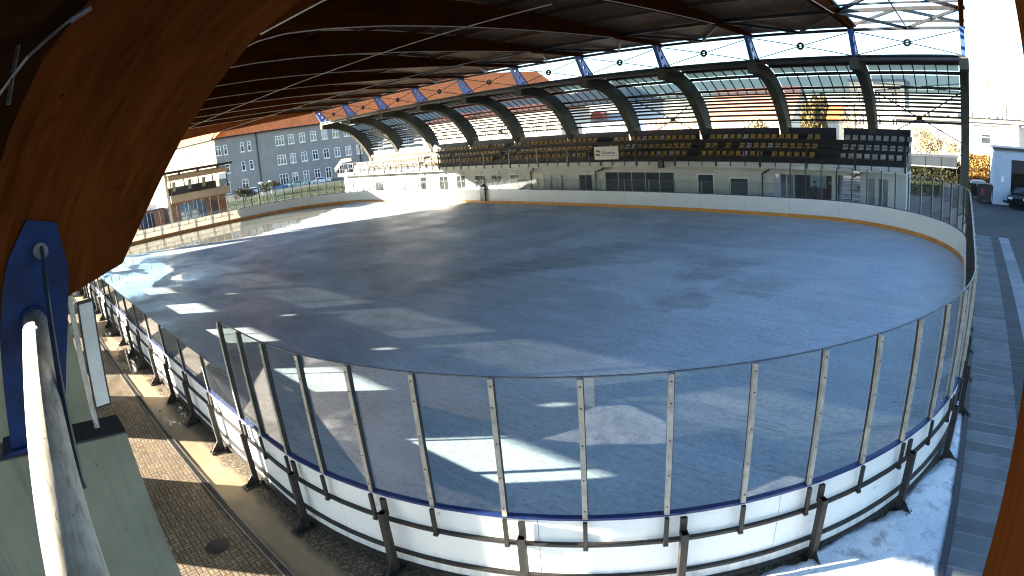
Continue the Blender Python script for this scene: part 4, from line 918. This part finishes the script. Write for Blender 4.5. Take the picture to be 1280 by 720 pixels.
# ------------------------------------------------------------------ background buildings
def frame_of(A, u):
    u = Vector((u[0], u[1], 0)).normalized(); return Vector((A[0], A[1], 0)), u, Vector((u.y, -u.x, 0))
def prism_uv(g, quad, su, sv, mi): g.add(quad, [tuple(range(len(quad)))], mi, [[(0, 0), (su, 0), (su * (.9 if len(quad) == 4 else .5), sv), (su * .1, sv)][:len(quad)]])
def tile_quad(a, b, c, d):
    a, b, c, d = map(Vector, (a, b, c, d)); g = MB(); e = (b - a).normalized(); n = e.cross(d - a).normalized(); f = n.cross(e)
    g.add([a, b, c, d], [(0, 1, 2, 3)], 0, [[((q - a).dot(e), (q - a).dot(f)) for q in (a, b, c, d)]]); return g
def facade_window(parent, A, u, nrm, t, z, w, h, mull=2, mat='pane'):
    """white frame with a pane; bars in front; sill below"""
    c = A + u * t; f = MB()
    def bx(t0, t1, z0, z1, o0, o1, g):
        p = [c + u * t0 + nrm * o0, c + u * t1 + nrm * o0, c + u * t1 + nrm * o1, c + u * t0 + nrm * o1]
        v = [(q.x, q.y, z0) for q in p] + [(q.x, q.y, z1) for q in p]; g.add(v, [(3, 2, 1, 0), (4, 5, 6, 7), (0, 1, 5, 4), (1, 2, 6, 5), (2, 3, 7, 6), (3, 0, 4, 7)])
    fw = .13
    bx(-w / 2, -w / 2 + fw, z - h / 2, z + h / 2, .0, .1, f); bx(w / 2 - fw, w / 2, z - h / 2, z + h / 2, .0, .1, f); bx(-w / 2 + fw, w / 2 - fw, z - h / 2, z - h / 2 + fw, .0, .1, f); bx(-w / 2 + fw, w / 2 - fw, z + h / 2 - fw, z + h / 2, .0, .1, f)
    for k in range(1, mull): tt = -w / 2 + w * k / mull; bx(tt - .07, tt + .07, z - h / 2 + fw, z + h / 2 - fw, .0, .09, f)
    bx(-w / 2 + fw, w / 2 - fw, z + h * .12, z + h * .12 + .1, .0, .085, f)
    bx(-w / 2 - .12, w / 2 + .12, z - h / 2 - .16, z - h / 2 - .02, .0, .2, f)
    o = f.build('window', M['whiteframe'], parent)
    q = MB(); bx(-w / 2 + fw, w / 2 - fw, z - h / 2 + fw, z + h / 2 - fw, .0, .03, q); q.build('pane', M[mat], o)
    return o
# long grey house
A, u, nr = frame_of((-122, 38.6), (.378, .926))
t = thing('grey_building', 'long grey three storey building with orange tiled roof at the far left', 'building')
LB, DB = 86., 17.; H = 12.0
def P(tt, d, z): q = A + u * tt - nr * d; return (q.x, q.y, z)
g = MB(); g.add([P(0, 0, -.5), P(LB, 0, -.5), P(LB, 0, H), P(0, 0, H)], [(0, 1, 2, 3)]); g.add([P(LB, 0, -.5), P(LB, DB, -.5), P(LB, DB, H), P(LB, 0, H)], [(0, 1, 2, 3)]); g.add([P(LB, DB, -.5), P(0, DB, -.5), P(0, DB, H), P(LB, DB, H)], [(0, 1, 2, 3)]); g.build('wall', M['plgrey'], t, recalc=False)
wv = Vector((-.97, -.25, 0)).normalized(); wn = Vector((.25, -.97, 0)).normalized()
def Q(tt, d, z): q = A + wv * tt - wn * d; return (q.x, q.y, z)
g = MB(); g.add([Q(0, 0, -.5), Q(34, 0, -.5), Q(34, 0, H), Q(0, 0, H)], [(0, 1, 2, 3)]); g.add([Q(34, 0, -.5), Q(34, 14, -.5), Q(34, 14, H), Q(34, 0, H)], [(0, 1, 2, 3)]); g.build('end_wall', M['plcream'], t, recalc=False)
tile_quad(Q(34.5, -.6, H), Q(-1, -.6, H), Q(-6, 9, H + 9), Q(30, 9, H + 9)).build('roof', M['tile'], t, recalc=False)
tile_quad(P(-.6, -.7, H), P(LB + .6, -.7, H), P(LB - 6, DB / 2, H + 9.2), P(6.5, DB / 2, H + 9.2)).build('roof', M['tile'], t, recalc=False)
g = tile_quad(P(-.6, DB + .7, H), P(-.6, -.7, H), P(6.5, DB / 2, H + 9.2), P(6.5, DB / 2 + .01, H + 9.2)); g.build('roof_hip', M['tile'], t, recalc=False)
g = tile_quad(P(LB + .6, -.7, H), P(LB + .6, DB + .7, H), P(LB - 6, DB / 2 + .01, H + 9.2), P(LB - 6, DB / 2, H + 9.2)); g.build('roof_hip', M['tiledark'], t, recalc=False)
tile_quad(P(LB + .6, DB + .7, H), P(-.6, DB + .7, H), P(6.5, DB / 2, H + 9.2), P(LB - 6, DB / 2, H + 9.2)).build('roof', M['tile'], t, recalc=False)
g = MB(); g.tube(P(-.6, -.8, H - .05), P(LB + .6, -.8, H - .05), .13, 8); g.build('gutter', M['dark'], t)
MB().tube(P(9, -.12, 0), P(9, -.12, H), .12, 8).build('drainpipe', M['dark'], t)
MB().tube(P(31, -.12, 0), P(31, -.12, H), .12, 8).build('drainpipe', M['dark'], t)
for tt, w, ml in ((-.9 + .9 + .6, 1.3, 2), (2.2, .8, 1), (5.8, .8, 1), (7.3, .8, 1)): facade_window(t, A, u, nr, tt, 9.4, w, 2.0, ml)
for tt, w, ml in ((2.2, .9, 1), (5.6, .8, 1), (7.3, .8, 1)): facade_window(t, A, u, nr, tt, 5.4, w, 1.9, ml)
for tt, w, ml in ((1.8, .9, 1), (5.5, 1.4, 2)): facade_window(t, A, u, nr, tt, 1.4, w, 2.4, ml)
tt = 13.9; k = 0
while tt < 84:
    for z, h in ((9.6, 2.0), (5.5, 2.0), (1.3, 2.3)):
        facade_window(t, A, u, nr, tt, z, 1.9 if k == 0 else 1.25, h, 3 if k == 0 else 2, 'panelight' if random.random() < .25 else 'pane')
    tt += 2.42; k += 1
    if k > 9: tt += 3.5
Ae = A.copy(); ue = -nr; ne = -u
for tt in (12.4, 16.4, 24.): facade_window(t, Ae, wv, wn, tt, 9.6, 2.6, 2.3, 2)
for tt in (12.4, 16.4, 24.): facade_window(t, Ae, wv, wn, tt, 5.2, 2.6, 2.3, 2)

# cream building behind the stand
def house(name, label, x0, x1, y0, y1, h, hr, wallm, roofm, wins=(), hip=False, z0=-.3):
    t = thing(name, label, 'building')
    g = MB(); g.add([(x0, y0, z0), (x1, y0, z0), (x1, y0, h), (x0, y0, h)], [(0, 1, 2, 3)])
    if hr and not hip:
        ym = (y0 + y1) / 2
        for x in (x0, x1): g.add([(x, y0, z0), (x, y1, z0), (x, y1, h), (x, ym, h + hr), (x, y0, h)], [(0, 1, 2, 3, 4)])
    else:
        for x in (x0, x1): g.add([(x, y0, z0), (x, y1, z0), (x, y1, h), (x, y0, h)], [(0, 1, 2, 3)])
    g.add([(x0, y1, z0), (x1, y1, z0), (x1, y1, h), (x0, y1, h)], [(0, 1, 2, 3)])
    g.build('wall', M[wallm], t)
    ym = (y0 + y1) / 2; i = 4. if hip else -.3
    if hr:
        tile_quad((x0 - .4, y0 - .5, h), (x1 + .4, y0 - .5, h), (x1 - i, ym, h + hr), (x0 + i, ym, h + hr)).build('roof', M[roofm], t, recalc=False)
        tile_quad((x1 + .4, y1 + .5, h), (x0 - .4, y1 + .5, h), (x0 + i, ym, h + hr), (x1 - i, ym, h + hr)).build('roof', M[roofm], t, recalc=False)
        if hip:
            for xe, xi in ((x0 - .4, x0 + i), (x1 + .4, x1 - i)): tile_quad((xe, y0 - .5, h), (xe, y1 + .5, h), (xi, ym + .01, h + hr), (xi, ym, h + hr)).build('roof', M[roofm], t, recalc=False)
    else: MB().box(x0 - .3, x1 + .3, y0 - .4, y1 + .3, h, h + .35).build('roof', M[roofm], t)
    for (xx, z, w, hh, ml) in wins: facade_window(t, Vector((0, y0, 0)), Vector((1, 0, 0)), Vector((0, -1, 0)), xx, z, w, hh, ml)
    return t
house('cream_building', 'cream building seen between the slats of the left grandstand roof', -79, -49.5, 60, 67, 8.3, 1.2, 'plwarm', 'tile', [(x, z, 1.25, 1.7, 2) for x in (-76.5, -73, -70, -66.5, -63.5, -60, -57, -54, -51.5) for z in (6.0, 3.2)], True)
house('blue_grey_house', 'blue grey house with a red roof hood behind the middle of the grandstand', -59, -44.5, 70, 80, 9.0, 3.0, 'garage', 'tiledark', [(x, 5.5, 1.4, 1.8, 2) for x in (-57, -53, -47.5)], True)
g = MB(); g.prism([(-50.8, 6.6), (-48.6, 6.6), (-48.6, 7.2), (-49.2, 7.8), (-50.1, 7.9), (-50.8, 7.4)], 'y', 68.9, 69.9)
tag(g.build('red_canopy', M['red']), 'rounded red canopy on the wall of the blue grey house', 'canopy')
g = MB(); g.box(-46, -28, 60, 60.3, 2.6, 5.95); tag(g.build('mural_wall', M['mural']), 'wall painted in blue, red and orange behind the grandstand', 'wall')
g = MB(); g.box(-46, -28, 60.02, 60.28, -.1, 2.598); g.box(-46.1, -27.9, 59.95, 60.35, 5.952, 6.05); tag(g.build('garden_wall', M['plgrey']), 'grey base and coping of the painted wall', 'wall')
house('orange_roof_house', 'house with a big orange tiled roof behind the right grandstand bays', -35.5, -22.8, 75, 87, 5.6, 4.8, 'plwarm', 'tilepale', [(-31, 3.8, 1.4, 1.6, 2), (-27, 3.8, 1.4, 1.6, 2)])
house('small_orange_house', 'small pale house with orange roof left of the willow tree', -24.6, -19.6, 92, 99, 5.6, 2.2, 'plwarm', 'tile', [(-22, 4.2, 1.2, 1.4, 2)])
house('white_town_house', 'white town house behind the willow, right part of the stand', -20.0, -10.2, 105, 115, 12.5, 0, 'plwarm', 'roofdark', [(x, z, 1.2, 1.9, 2) for x in (-18, -15, -12) for z in (9.5, 5.8)])
t = house('white_building', 'white sunlit building with flat eaves right of the last rib', -9.5, 40, 85, 99, 5.55, 0, 'plwarm', 'lightgrey', [])
g = MB(); g.box(-10.2, 41, 84.1, 99.4, 5.92, 6.35); g.build('eaves', M['beige'], t); MB().box(-10.3, 41.1, 84.0, 99.5, 6.352, 6.5).build('roof_edge', M['dark'], t)
facade_window(t, Vector((0, 85, 0)), Vector((1, 0, 0)), Vector((0, -1, 0)), 3.2, 3.75, 1.5, 1.4, 1)
for x in (5.6, 6.6): MB().box(x, x + .6, 84.95, 84.99, 2.4, 3.9).build('panel', M['whiteframe'], t)
MB().box(7.4, 7.8, 84.2, 84.6, -.1, 5.9).build('column', M['lightgrey'], t)
g = MB(); 
for k in range(34): 
    x = -9 + k * .55 + random.uniform(-.2, .2); hh = random.uniform(.2, 1.1); g.box(x, x + random.uniform(.15, .5), 88 + random.uniform(-1, 1), 89.2, 6.5, 6.5 + hh)
g.path([(-9, 87, 7.3), (12, 87, 7.3)], .03); g.path([(-9, 87, 6.95), (12, 87, 6.95)], .03)
for k in range(15): g.tube((-9 + k * 1.5, 87, 6.5), (-9 + k * 1.5, 87, 7.3), .03, 6)
g.build('roof_clutter', M['lightgrey'], t)
t = thing('distant_tower', 'pale block of flats and chimneys rising above the white building roof', 'tower')
MB().box(5.9, 7.2, 108, 112, 6, 12.2).build('tower_block', M['plwhite'], t); MB().box(8.0, 9.6, 108, 112, 6, 12.4).build('tower_block', M['plwhite'], t)
for x in (6.15, 6.7, 8.3, 9.0): MB().box(x, x + .28, 107.9, 107.99, 6.5, 11.9).build('window_strip', M['grey'], t)
tag(MB().box(4.3, 4.48, 100, 100.18, 5, 12.6).box(3.3, 5.2, 100.05, 100.12, 9.9, 9.98).tube((4.39, 100.09, 12.6), (3.5, 100.09, 12.2), .03, 6).build('mast', M['brown']), 'thin brown mast above the white building roof', 'mast')
# garage, bins, dark car
t = thing('garage', 'small blue grey garage with dark open doorway at the right edge', 'garage')
g = MB(); g.box(2.2, 3.55, 44.35, 44.65, G0, 3.8); g.box(3.55, 7, 44.35, 44.65, 3.15, 3.8); g.box(2.2, 2.45, 44.65, 50, G0, 3.8); g.box(7, 7.3, 44.35, 50, G0, 3.8); g.box(2.2, 7.3, 50, 50.2, G0, 3.8); g.build('wall', M['garage'], t)
MB().box(2.1, 7.4, 44.2, 50.3, 3.81, 3.98).build('roof', M['roofdark'], t); MB().box(3.56, 6.99, 44.5, 44.6, 2.2, 3.14).build('door', M['black'], t); MB().box(2.6, 6.9, 48.5, 48.6, G0, 3.1).build('back_wall', M['black'], t)
MB().box(2.75, 3.0, 44.22, 44.34, 1.55, 1.95).build('meter_box', M['whiteframe'], t); MB().box(3.0, 3.35, 44.33, 44.345, .1, .24).build('vent', M['black'], t); MB().tube((3.0, 44.2, 3.3), (3.0, 44.35, 3.3), .06, 10).build('lamp', M['whiteframe'], t)
def binm(loc, label, lab2):
    t = thing('waste_bin', label, 'waste bin', loc, 'waste bins by the garage')
    g = MB(); g.prism([(-.5, .2), (.5, .2), (.62, 1.15), (-.62, 1.15)], 'y', -.45, .45); g.build('bin_body', M['black'], t)
    g = MB(); g.prism([(-.66, 1.16), (.66, 1.16), (.6, 1.3), (.3, 1.38), (-.3, 1.38), (-.6, 1.3)], 'y', -.5, .5); g.build('lid', M['dark'] if lab2 else M['lightgrey'], t)
    for sx in (-.42, .42):
        for sy in (-.3, .3): MB().tube((sx - .03, sy, .1), (sx + .03, sy, .1), .1, 12).build('wheel', M['tyre'], t)
    if lab2: MB().box(-.3, -.02, -.47, -.455, .55, 1.05).build('sticker', M['clothred'], t)
binm((1.55, 44.9, G0), 'dark wheeled waste bin with red sticker left of the garage', True)
binm((1.1, 47.2, G0), 'waste bin with pale lid behind the stickered bin', False)
def car(loc, rotz, mat, label, group=None):
    t = thing('parked_car', label, 'car', loc, group, rotz)
    side = [(-2.1, .35), (-2.15, .75), (-1.95, .92), (-1.35, 1.0), (-.75, 1.42), (.6, 1.46), (1.45, 1.05), (2.05, .98), (2.15, .7), (2.1, .35)]
    g = MB(); n = len(side); rows = []
    for y, s, dz in ((-.85, 1., 0), (-.7, 1.0, .03), (.7, 1.0, .03), (.85, 1., 0)):
        rows.append([(x, y * (1 if z < 1.02 or abs(y) < .8 else .8), z + (dz if z > .9 else 0)) for x, z in side])
    for a, b in zip(rows[:-1], rows[1:]): g.ribbon(a, b)
    for r in (rows[0], rows[-1]): g.add(r, [list(range(n))])
    g.build('body', M[mat], t)
    g = MB()
    for sy in (-1, 1): g.add([(-1.2, sy * .80, 1.03), (-.7, sy * .72, 1.36), (.5, sy * .72, 1.38), (1.2, sy * .80, 1.06)], [(0, 1, 2, 3)])
    g.add([(-1.38, -.65, 1.04), (-1.38, .65, 1.04), (-.78, .6, 1.44), (-.78, -.6, 1.44)], [(0, 1, 2, 3)]); g.add([(1.48, -.65, 1.09), (1.48, .65, 1.09), (.66, .6, 1.48), (.66, -.6, 1.48)], [(0, 1, 2, 3)]); g.build('windows', M['pane'], t)
    for x in (-1.3, 1.35):
        for sy in (-1, 1):
            w = MB(); w.tube((x, sy * .70, .32), (x, sy * .88, .32), .32, 18); wo = w.build('wheel', M['tyre'], t); MB().tube((x, sy * .881, .32), (x, sy * .89, .32), .19, 14).build('rim', M['lightgrey'], wo)
    for sy in (-.6, .6): MB().box(-2.17, -2.12, sy - .16, sy + .16, .66, .8).build('headlight', M['lampglass'], t); MB().box(2.13, 2.17, sy - .16, sy + .16, .7, .84).build('tail_light', M['red'], t)
    return t
car((4.9, 44.2, G0), R_(64), 'cardark', 'dark car parked in front of the garage, cut by the photo edge')
ug = math.atan2(u.y, u.x)
for tt, m, lab in ((20.7, 'carwhite', 'white car parked by the grey building, nearest the grandstand'), (16.1, 'cargreen', 'pale green car parked by the grey building, left of the white one'), (11.6, 'carblue', 'blue car parked by the grey building'), (7.0, 'carwhite', 'white car parked by the grey building near the drainpipe')):
    q = A + u * tt + nr * 8; car((q.x, q.y, -.55), ug, m, lab, 'cars parked by the grey building')
for tt, lab in ((8.6, 'left of two white lamp posts before the grey building'), (10.3, 'right of two white lamp posts before the grey building')):
    q = A + u * tt + nr * 20; t = thing('lamp_post', lab, 'lamp post', (q.x, q.y, -.4), 'white lamp posts'); MB().tube((0, 0, 0), (0, 0, 2.3), .09, 10, 0, .07).build('pole', M['whiteframe'], t); MB().tube((0, 0, 2.3), (0, 0, 2.5), .42, 12, 0, .3).build('lamp_head', M['whiteframe'], t)

# brick pavilion at the left end
t = thing('brick_pavilion', 'brick pavilion with glazed upper floor and flat roof at the left end', 'building')
X0 = -66.0; yA, yB = 13.1, 20.0
g = MB(); g.box(X0 - 6, X0 - .002, yA, yA + .3, G0, 5.9); g.build('side_wall', M['plwarm'], t)
g = MB(); g.box(X0 - .3, X0, yA + .3, 14.4, G0, 2.7); g.box(X0 - .3, X0, 17.6, yB, G0, 2.7); g.box(X0 - .3, X0, 14.4, 17.6, 2.45, 2.7); g.box(X0 - 6, X0 - .3, yB - .3, yB, G0, 2.7); g.build('brick_wall', M['brick'], t)
for y in (14.42, 15.5, 16.56): 
    o = MB().box(X0 - .2, X0 - .15, y, y + 1.0, G0, 2.44).build('door', M['bluepane'], t); MB().box(X0 - .149, X0 - .12, y, y + .07, G0, 2.44).box(X0 - .149, X0 - .12, y + .93, y + 1., G0, 2.44).box(X0 - .149, X0 - .12, y + .07, y + .93, 1.0, 1.08).build('door_frame', M['greysteel'], o)
MB().box(X0 + .003, X0 + .05, 18.1, 18.9, .2, 2.2).build('door', M['brown'], t)
g = MB(); g.box(X0 - 6, X0 + .55, yA + .31, yB + .5, 2.702, 3.5); g.build('parapet', M['beige'], t)
g = MB(); g.add([(X0 + .5, yA + .5, 3.5), (X0 + .5, yB + .35, 3.5), (X0 + .5, yB + .35, 5.1), (X0 + .5, yA + .5, 5.1)], [(0, 1, 2, 3)]); g.add([(X0 + .5, yB + .35, 3.5), (X0 - 6, yB + .35, 3.5), (X0 - 6, yB + .35, 5.1), (X0 + .5, yB + .35, 5.1)], [(0, 1, 2, 3)]); g.build('glazing', M['skyglass'], t)
for y in (yA + .5, 15.2, 16.9, 18.6, yB + .3): MB().box(X0 + .44, X0 + .56, y - .05, y + .05, 3.502, 5.1).build('mullion', M['dark'], t)
MB().box(X0 - 6, X0 + .52, yA + .32, yB + .42, 5.102, 5.75).build('fascia', M['beige'], t)
MB().box(X0 - 6.4, X0 + 1.0, yA - .4, yB + 1.0, 5.91, 6.14).build('roof', M['dark'], t)
for y in (14.6, 16.8, 19.2): MB().box(X0 + .53, X0 + .9, y, y + .2, 5.6, 5.9).build('rafter_end', M['brown'], t)
for y, k in ((14.0, 0), (15.9, 1), (17.6, 2)): MB().prism([(y, 3.9), (y + .35, 3.9), (y + .5, 4.9), (y + .12, 4.95)], 'x', X0 - .6, X0 - .5).build('poster', M['cream'], t)
MB().box(X0 - 5.9, X0 - 1.5, 13.6, 19.6, 3.502, 4.3).build('counter', M['brown'], t)
g = MB()
for k in range(12): 
    a0, a1 = PI * k / 12, PI * (k + 1) / 12; xc = X0 - 1.2
    g.add([(xc - math.cos(a0) * .8, yA - .012, 4.1 + .9 * math.sin(a0)), (xc - math.cos(a1) * .8, yA - .012, 4.1 + .9 * math.sin(a1)), (xc - math.cos(a1) * 1.0, yA - .012, 4.1 + 1.1 * math.sin(a1)), (xc - math.cos(a0) * 1.0, yA - .012, 4.1 + 1.1 * math.sin(a0))], [(0, 1, 2, 3)])
g.build('arch_trim', M['red'], t, recalc=False); MB().box(X0 - 1.9, X0 - .5, yA - .02, yA - .002, 3.4, 4.1).build('window', M['panelight'], t)
MB().box(X0 - 6, X0 - .01, yA - .014, yA - .002, G0, 2.4).build('brick_wall', M['brick'], t)
t = thing('low_shed', 'low brown shed with blue door left of the brick pavilion', 'shed')
MB().box(X0 - 5, X0 - .4, 9.4, 12.6, G0, 2.3).build('wall', M['brick'], t); MB().box(X0 - .399, X0 - .35, 9.8, 11.4, G0, 2.1).build('door', M['bluesteel'], t); MB().box(X0 - 5.2, X0 - .2, 9.2, 12.7, 2.302, 2.45).build('roof', M['roofdark'], t); MB().box(X0 - .349, X0 - .33, 10.55, 10.62, G0, 2.1).build('door_frame', M['lightgrey'], t)

# grass
g = MB(); g.add([(-96, 19, -.06), (-60.5, 19, -.06), (-60.5, 48, -.06), (-96, 70, -.06)], [(0, 1, 2, 3)]); g.add([(-9.5, 46.5, -.08), (-1.6, 46.0, -.08), (-2.2, 58, -.08), (-9.5, 60, -.08)], [(0, 1, 2, 3)])
lawn = g.build('lawn', M['grass']); struct(lawn)
def blades(g, x0, x1, y0, y1, n, h, z):
    for _ in range(n):
        x, y = random.uniform(x0, x1), random.uniform(y0, y1); a = random.uniform(0, PI); w = .05; hh = h * random.uniform(.5, 1.3); dx, dy = math.cos(a) * w, math.sin(a) * w
        g.add([(x - dx, y - dy, z), (x + dx, y + dy, z), (x + random.uniform(-.08, .08), y + random.uniform(-.08, .08), z + hh)], [(0, 1, 2)])
g = MB(); blades(g, -9, -2.2, 46.5, 57, 5000, .14, -.08); blades(g, -92, -61, 20, 46, 4000, .14, -.06)
o = g.build('grass', M['grass'], recalc=False); o['kind'] = 'stuff'; tag(o, 'short green grass right of the grandstand and by the left end', 'grass')

# ------------------------------------------------------------------ hedges, shrubs, trees
def leaf_cloud(g, c, r, n, size, seed, hollow=.3, droop=0.):
    rnd = random.Random(seed)
    for _ in range(n):
        while True:
            p = Vector((rnd.uniform(-1, 1), rnd.uniform(-1, 1), rnd.uniform(-1, 1)))
            if hollow < p.length < 1: break
        nz = noise.noise(Vector((p.x * 2.2 + seed, p.y * 2.2, p.z * 2.2)))
        if nz < -.12: continue
        q = Vector((c[0] + p.x * r[0], c[1] + p.y * r[1], c[2] + p.z * r[2])); s = size * rnd.uniform(.5, 1.4)
        d1 = Vector((rnd.uniform(-1, 1), rnd.uniform(-1, 1), rnd.uniform(-1, 1) - droop)).normalized(); d2 = d1.cross(Vector((rnd.uniform(-1, 1), rnd.uniform(-1, 1), rnd.uniform(-1, 1)))).normalized()
        g.add([q - d1 * s, q + d2 * s * .45, q + d1 * s, q - d2 * s * .45], [(0, 1, 2, 3)])
def hedge(name, label, x0, x1, y, h, d, mat, n, seed):
    rnd = random.Random(seed); g = MB()
    for _ in range(n):
        x = rnd.uniform(x0, x1); zz = rnd.uniform(0, 1); top = h * (1 + .06 * noise.noise(Vector((x * 1.3, 0, seed))))
        q = Vector((x, y + rnd.uniform(-d, d) * .5, G0 + zz * top)); s = .13 * rnd.uniform(.5, 1.4)
        d1 = Vector((rnd.uniform(-1, 1), rnd.uniform(-1, 1), rnd.uniform(-1, 1))).normalized(); d2 = d1.cross(Vector((rnd.uniform(-1, 1), rnd.uniform(-1, 1), rnd.uniform(-1, 1)))).normalized()
        g.add([q - d1 * s, q + d2 * s * .5, q + d1 * s, q - d2 * s * .5], [(0, 1, 2, 3)])
    t = thing(name, label, 'hedge'); g.build('foliage', M[mat], t, recalc=False)
    g = MB(); 
    x = x0 + .3
    while x < x1: g.tube((x, y, G0), (x + rnd.uniform(-.1, .1), y, G0 + h * .8), .05, 6); x += .7
    g.build('stem', M['bark'], t)
hedge('hedge', 'golden sunlit hedge behind the waste bins', -.2, 2.6, 52, 3.1, 1.2, 'leafgold', 5200, 3)
hedge('hedge', 'dark low hedge between the grandstand and the last rib', -6.8, -.4, 58.5, 2.1, 1.2, 'leafdark', 7000, 4)
def tree(label, x, y, h, r, mat, n, seed, size=.22, droop=0., z0=G0, cz=.62):
    t = thing('tree', label, 'tree', (x, y, z0)); rnd = random.Random(seed); g = MB()
    g.tube((0, 0, 0), (.1, 0, h * .5), .22 * h / 9, 10, 0, .14 * h / 9); g.tube((.1, 0, h * .5), (.05, .1, h * .8), .13 * h / 9, 8, 0, .06 * h / 9)
    lobes = []
    for k in range(9):
        a = 2 * PI * k / 9 + rnd.uniform(-.3, .3); rr = r * rnd.uniform(.35, .75); zz = h * rnd.uniform(.48, .9); e = (rr * math.cos(a), rr * math.sin(a), zz)
        g.tube((.08, 0, h * rnd.uniform(.3, .55)), e, .07 * h / 9, 6, 0, .02 * h / 9); lobes.append(e)
    g.build('trunk', M['bark'], t); lobes.append((0, 0, h * .85)); g = MB()
    for k, e in enumerate(lobes): leaf_cloud(g, e, (r * .42, r * .42, h * .17), n // len(lobes), size, seed + k, .2, droop)
    g.build('crown', M[mat], t, recalc=False)
tree('yellow olive willow behind the right part of the grandstand', -16.2, 62, 8.2, 1.6, 'leafolive', 3200, 11, .26, 1.6)
tree('thin bare tree with dry leaves right of the willow', -13.2, 70, 9.6, 1.7, 'leafpale', 900, 12, .16)
tree('pale dry shrub behind the dark hedge, left of the last rib', -4.3, 66, 5.3, 2.4, 'leafpale', 3400, 13, .15)
tree('smaller pale dry shrub next to the last rib', -1.8, 64, 3.9, 1.6, 'leafpale', 1800, 14, .13)
tree('low olive tree behind the grandstand centre right', -26, 70, 5.8, 2.6, 'leafolive', 1500, 15, .2)
tree('bushy olive shrub by the brick pavilion end', -78, 27, 2.6, 2.0, 'leafdark', 1200, 16, .16)
tree('dark shrub before the parked cars', -90, 36, 2.4, 2.2, 'leafdark', 1200, 17, .16)
# glazed shelter beside the grandstand
t = thing('glass_shelter', 'low dark glazed shelter between the grandstand and the last rib', 'shelter')
MB().box(-5.3, -.6, 54, 56.2, 2.5, 2.62).build('roof', M['roofdark'], t); MB().add([(-5.2, 54.05, 1.7), (-.7, 54.05, 1.7), (-.7, 54.05, 2.5), (-5.2, 54.05, 2.5)], [(0, 1, 2, 3)]).build('glazing', M['pane'], t); MB().box(-5.25, -.65, 54, 54.08, 1.6, 1.7).build('rail', M['grey'], t)
for x in (-5.2, -3.7, -2.2, -.75): MB().box(x - .04, x + .04, 54, 54.1, G0, 2.5).build('post', M['dark'], t)

# ------------------------------------------------------------------ light and camera
EL = 15.6; AZ = math.atan2(-.64, -.77)      # direction towards the sun in the ground plane
sd = Vector((math.cos(AZ) * math.cos(R_(EL)), math.sin(AZ) * math.cos(R_(EL)), math.sin(R_(EL))))
su = bpy.data.lights.new('sun', 'SUN'); su.energy = 5.0; su.angle = R_(.5); su.color = (1, .90, .74)
so = bpy.data.objects.new('sun', su); COL.objects.link(so); so.rotation_euler = sd.to_track_quat('Z', 'Y').to_euler(); so.location = (-40, -40, 40)
w = bpy.data.worlds.new('World'); scene.world = w; w.use_nodes = True; nt = w.node_tree; nt.nodes.clear()
sky = nt.nodes.new('ShaderNodeTexSky'); sky.sky_type = 'NISHITA'; sky.sun_disc = False; sky.sun_elevation = R_(EL); sky.sun_rotation = PI / 2 - AZ
sky.air_density = 1.0; sky.dust_density = .3; sky.ozone_density = 2.6; sky.altitude = 200
bg = nt.nodes.new('ShaderNodeBackground'); bg.inputs[1].default_value = .071; ow = nt.nodes.new('ShaderNodeOutputWorld')
nt.links.new(sky.outputs[0], bg.inputs[0]); nt.links.new(bg.outputs[0], ow.inputs[0])

cam = bpy.data.cameras.new('camera'); co = bpy.data.objects.new('camera', cam); COL.objects.link(co); scene.camera = co
rt = Vector((0.7317962725152815, 0.6763976824323199, -0.08342895620182803)); up = Vector((-0.11675757148022664, 0.24503287978913976, 0.9624586003170634)); fw = Vector((-0.6714476040874521, 0.6945826538450464, -0.2582886988290287))
m = Matrix((rt, up, -fw)).transposed().to_4x4(); m.translation = Vector((-0.3717, -2.8524, 5.3720)); co.matrix_world = m
cam.type = 'PANO'; cam.panorama_type = 'FISHEYE_LENS_POLYNOMIAL'; cam.fisheye_fov = R_(175); cam.sensor_fit = 'HORIZONTAL'; cam.sensor_width = 36; cam.sensor_height = 20.25
cam.fisheye_polynomial_k0 = 0; cam.fisheye_polynomial_k1 = -0.04838053647214277; cam.fisheye_polynomial_k2 = -1.54036269497786e-06; cam.fisheye_polynomial_k3 = 2.2160636454799488e-06; cam.fisheye_polynomial_k4 = -1.1750973589171943e-08
cam.clip_start = .01; cam.clip_end = 3000
scene.view_settings.view_transform = 'Standard'; scene.view_settings.look = 'None'; scene.view_settings.exposure = 0; scene.view_settings.gamma = 1
scene.cycles.film_exposure = 9.2; scene.cycles.filter_width = 1.15; scene.cycles.max_bounces = 8; scene.cycles.transparent_max_bounces = 24; scene.cycles.use_denoising = True; scene.cycles.sample_clamp_indirect = 6
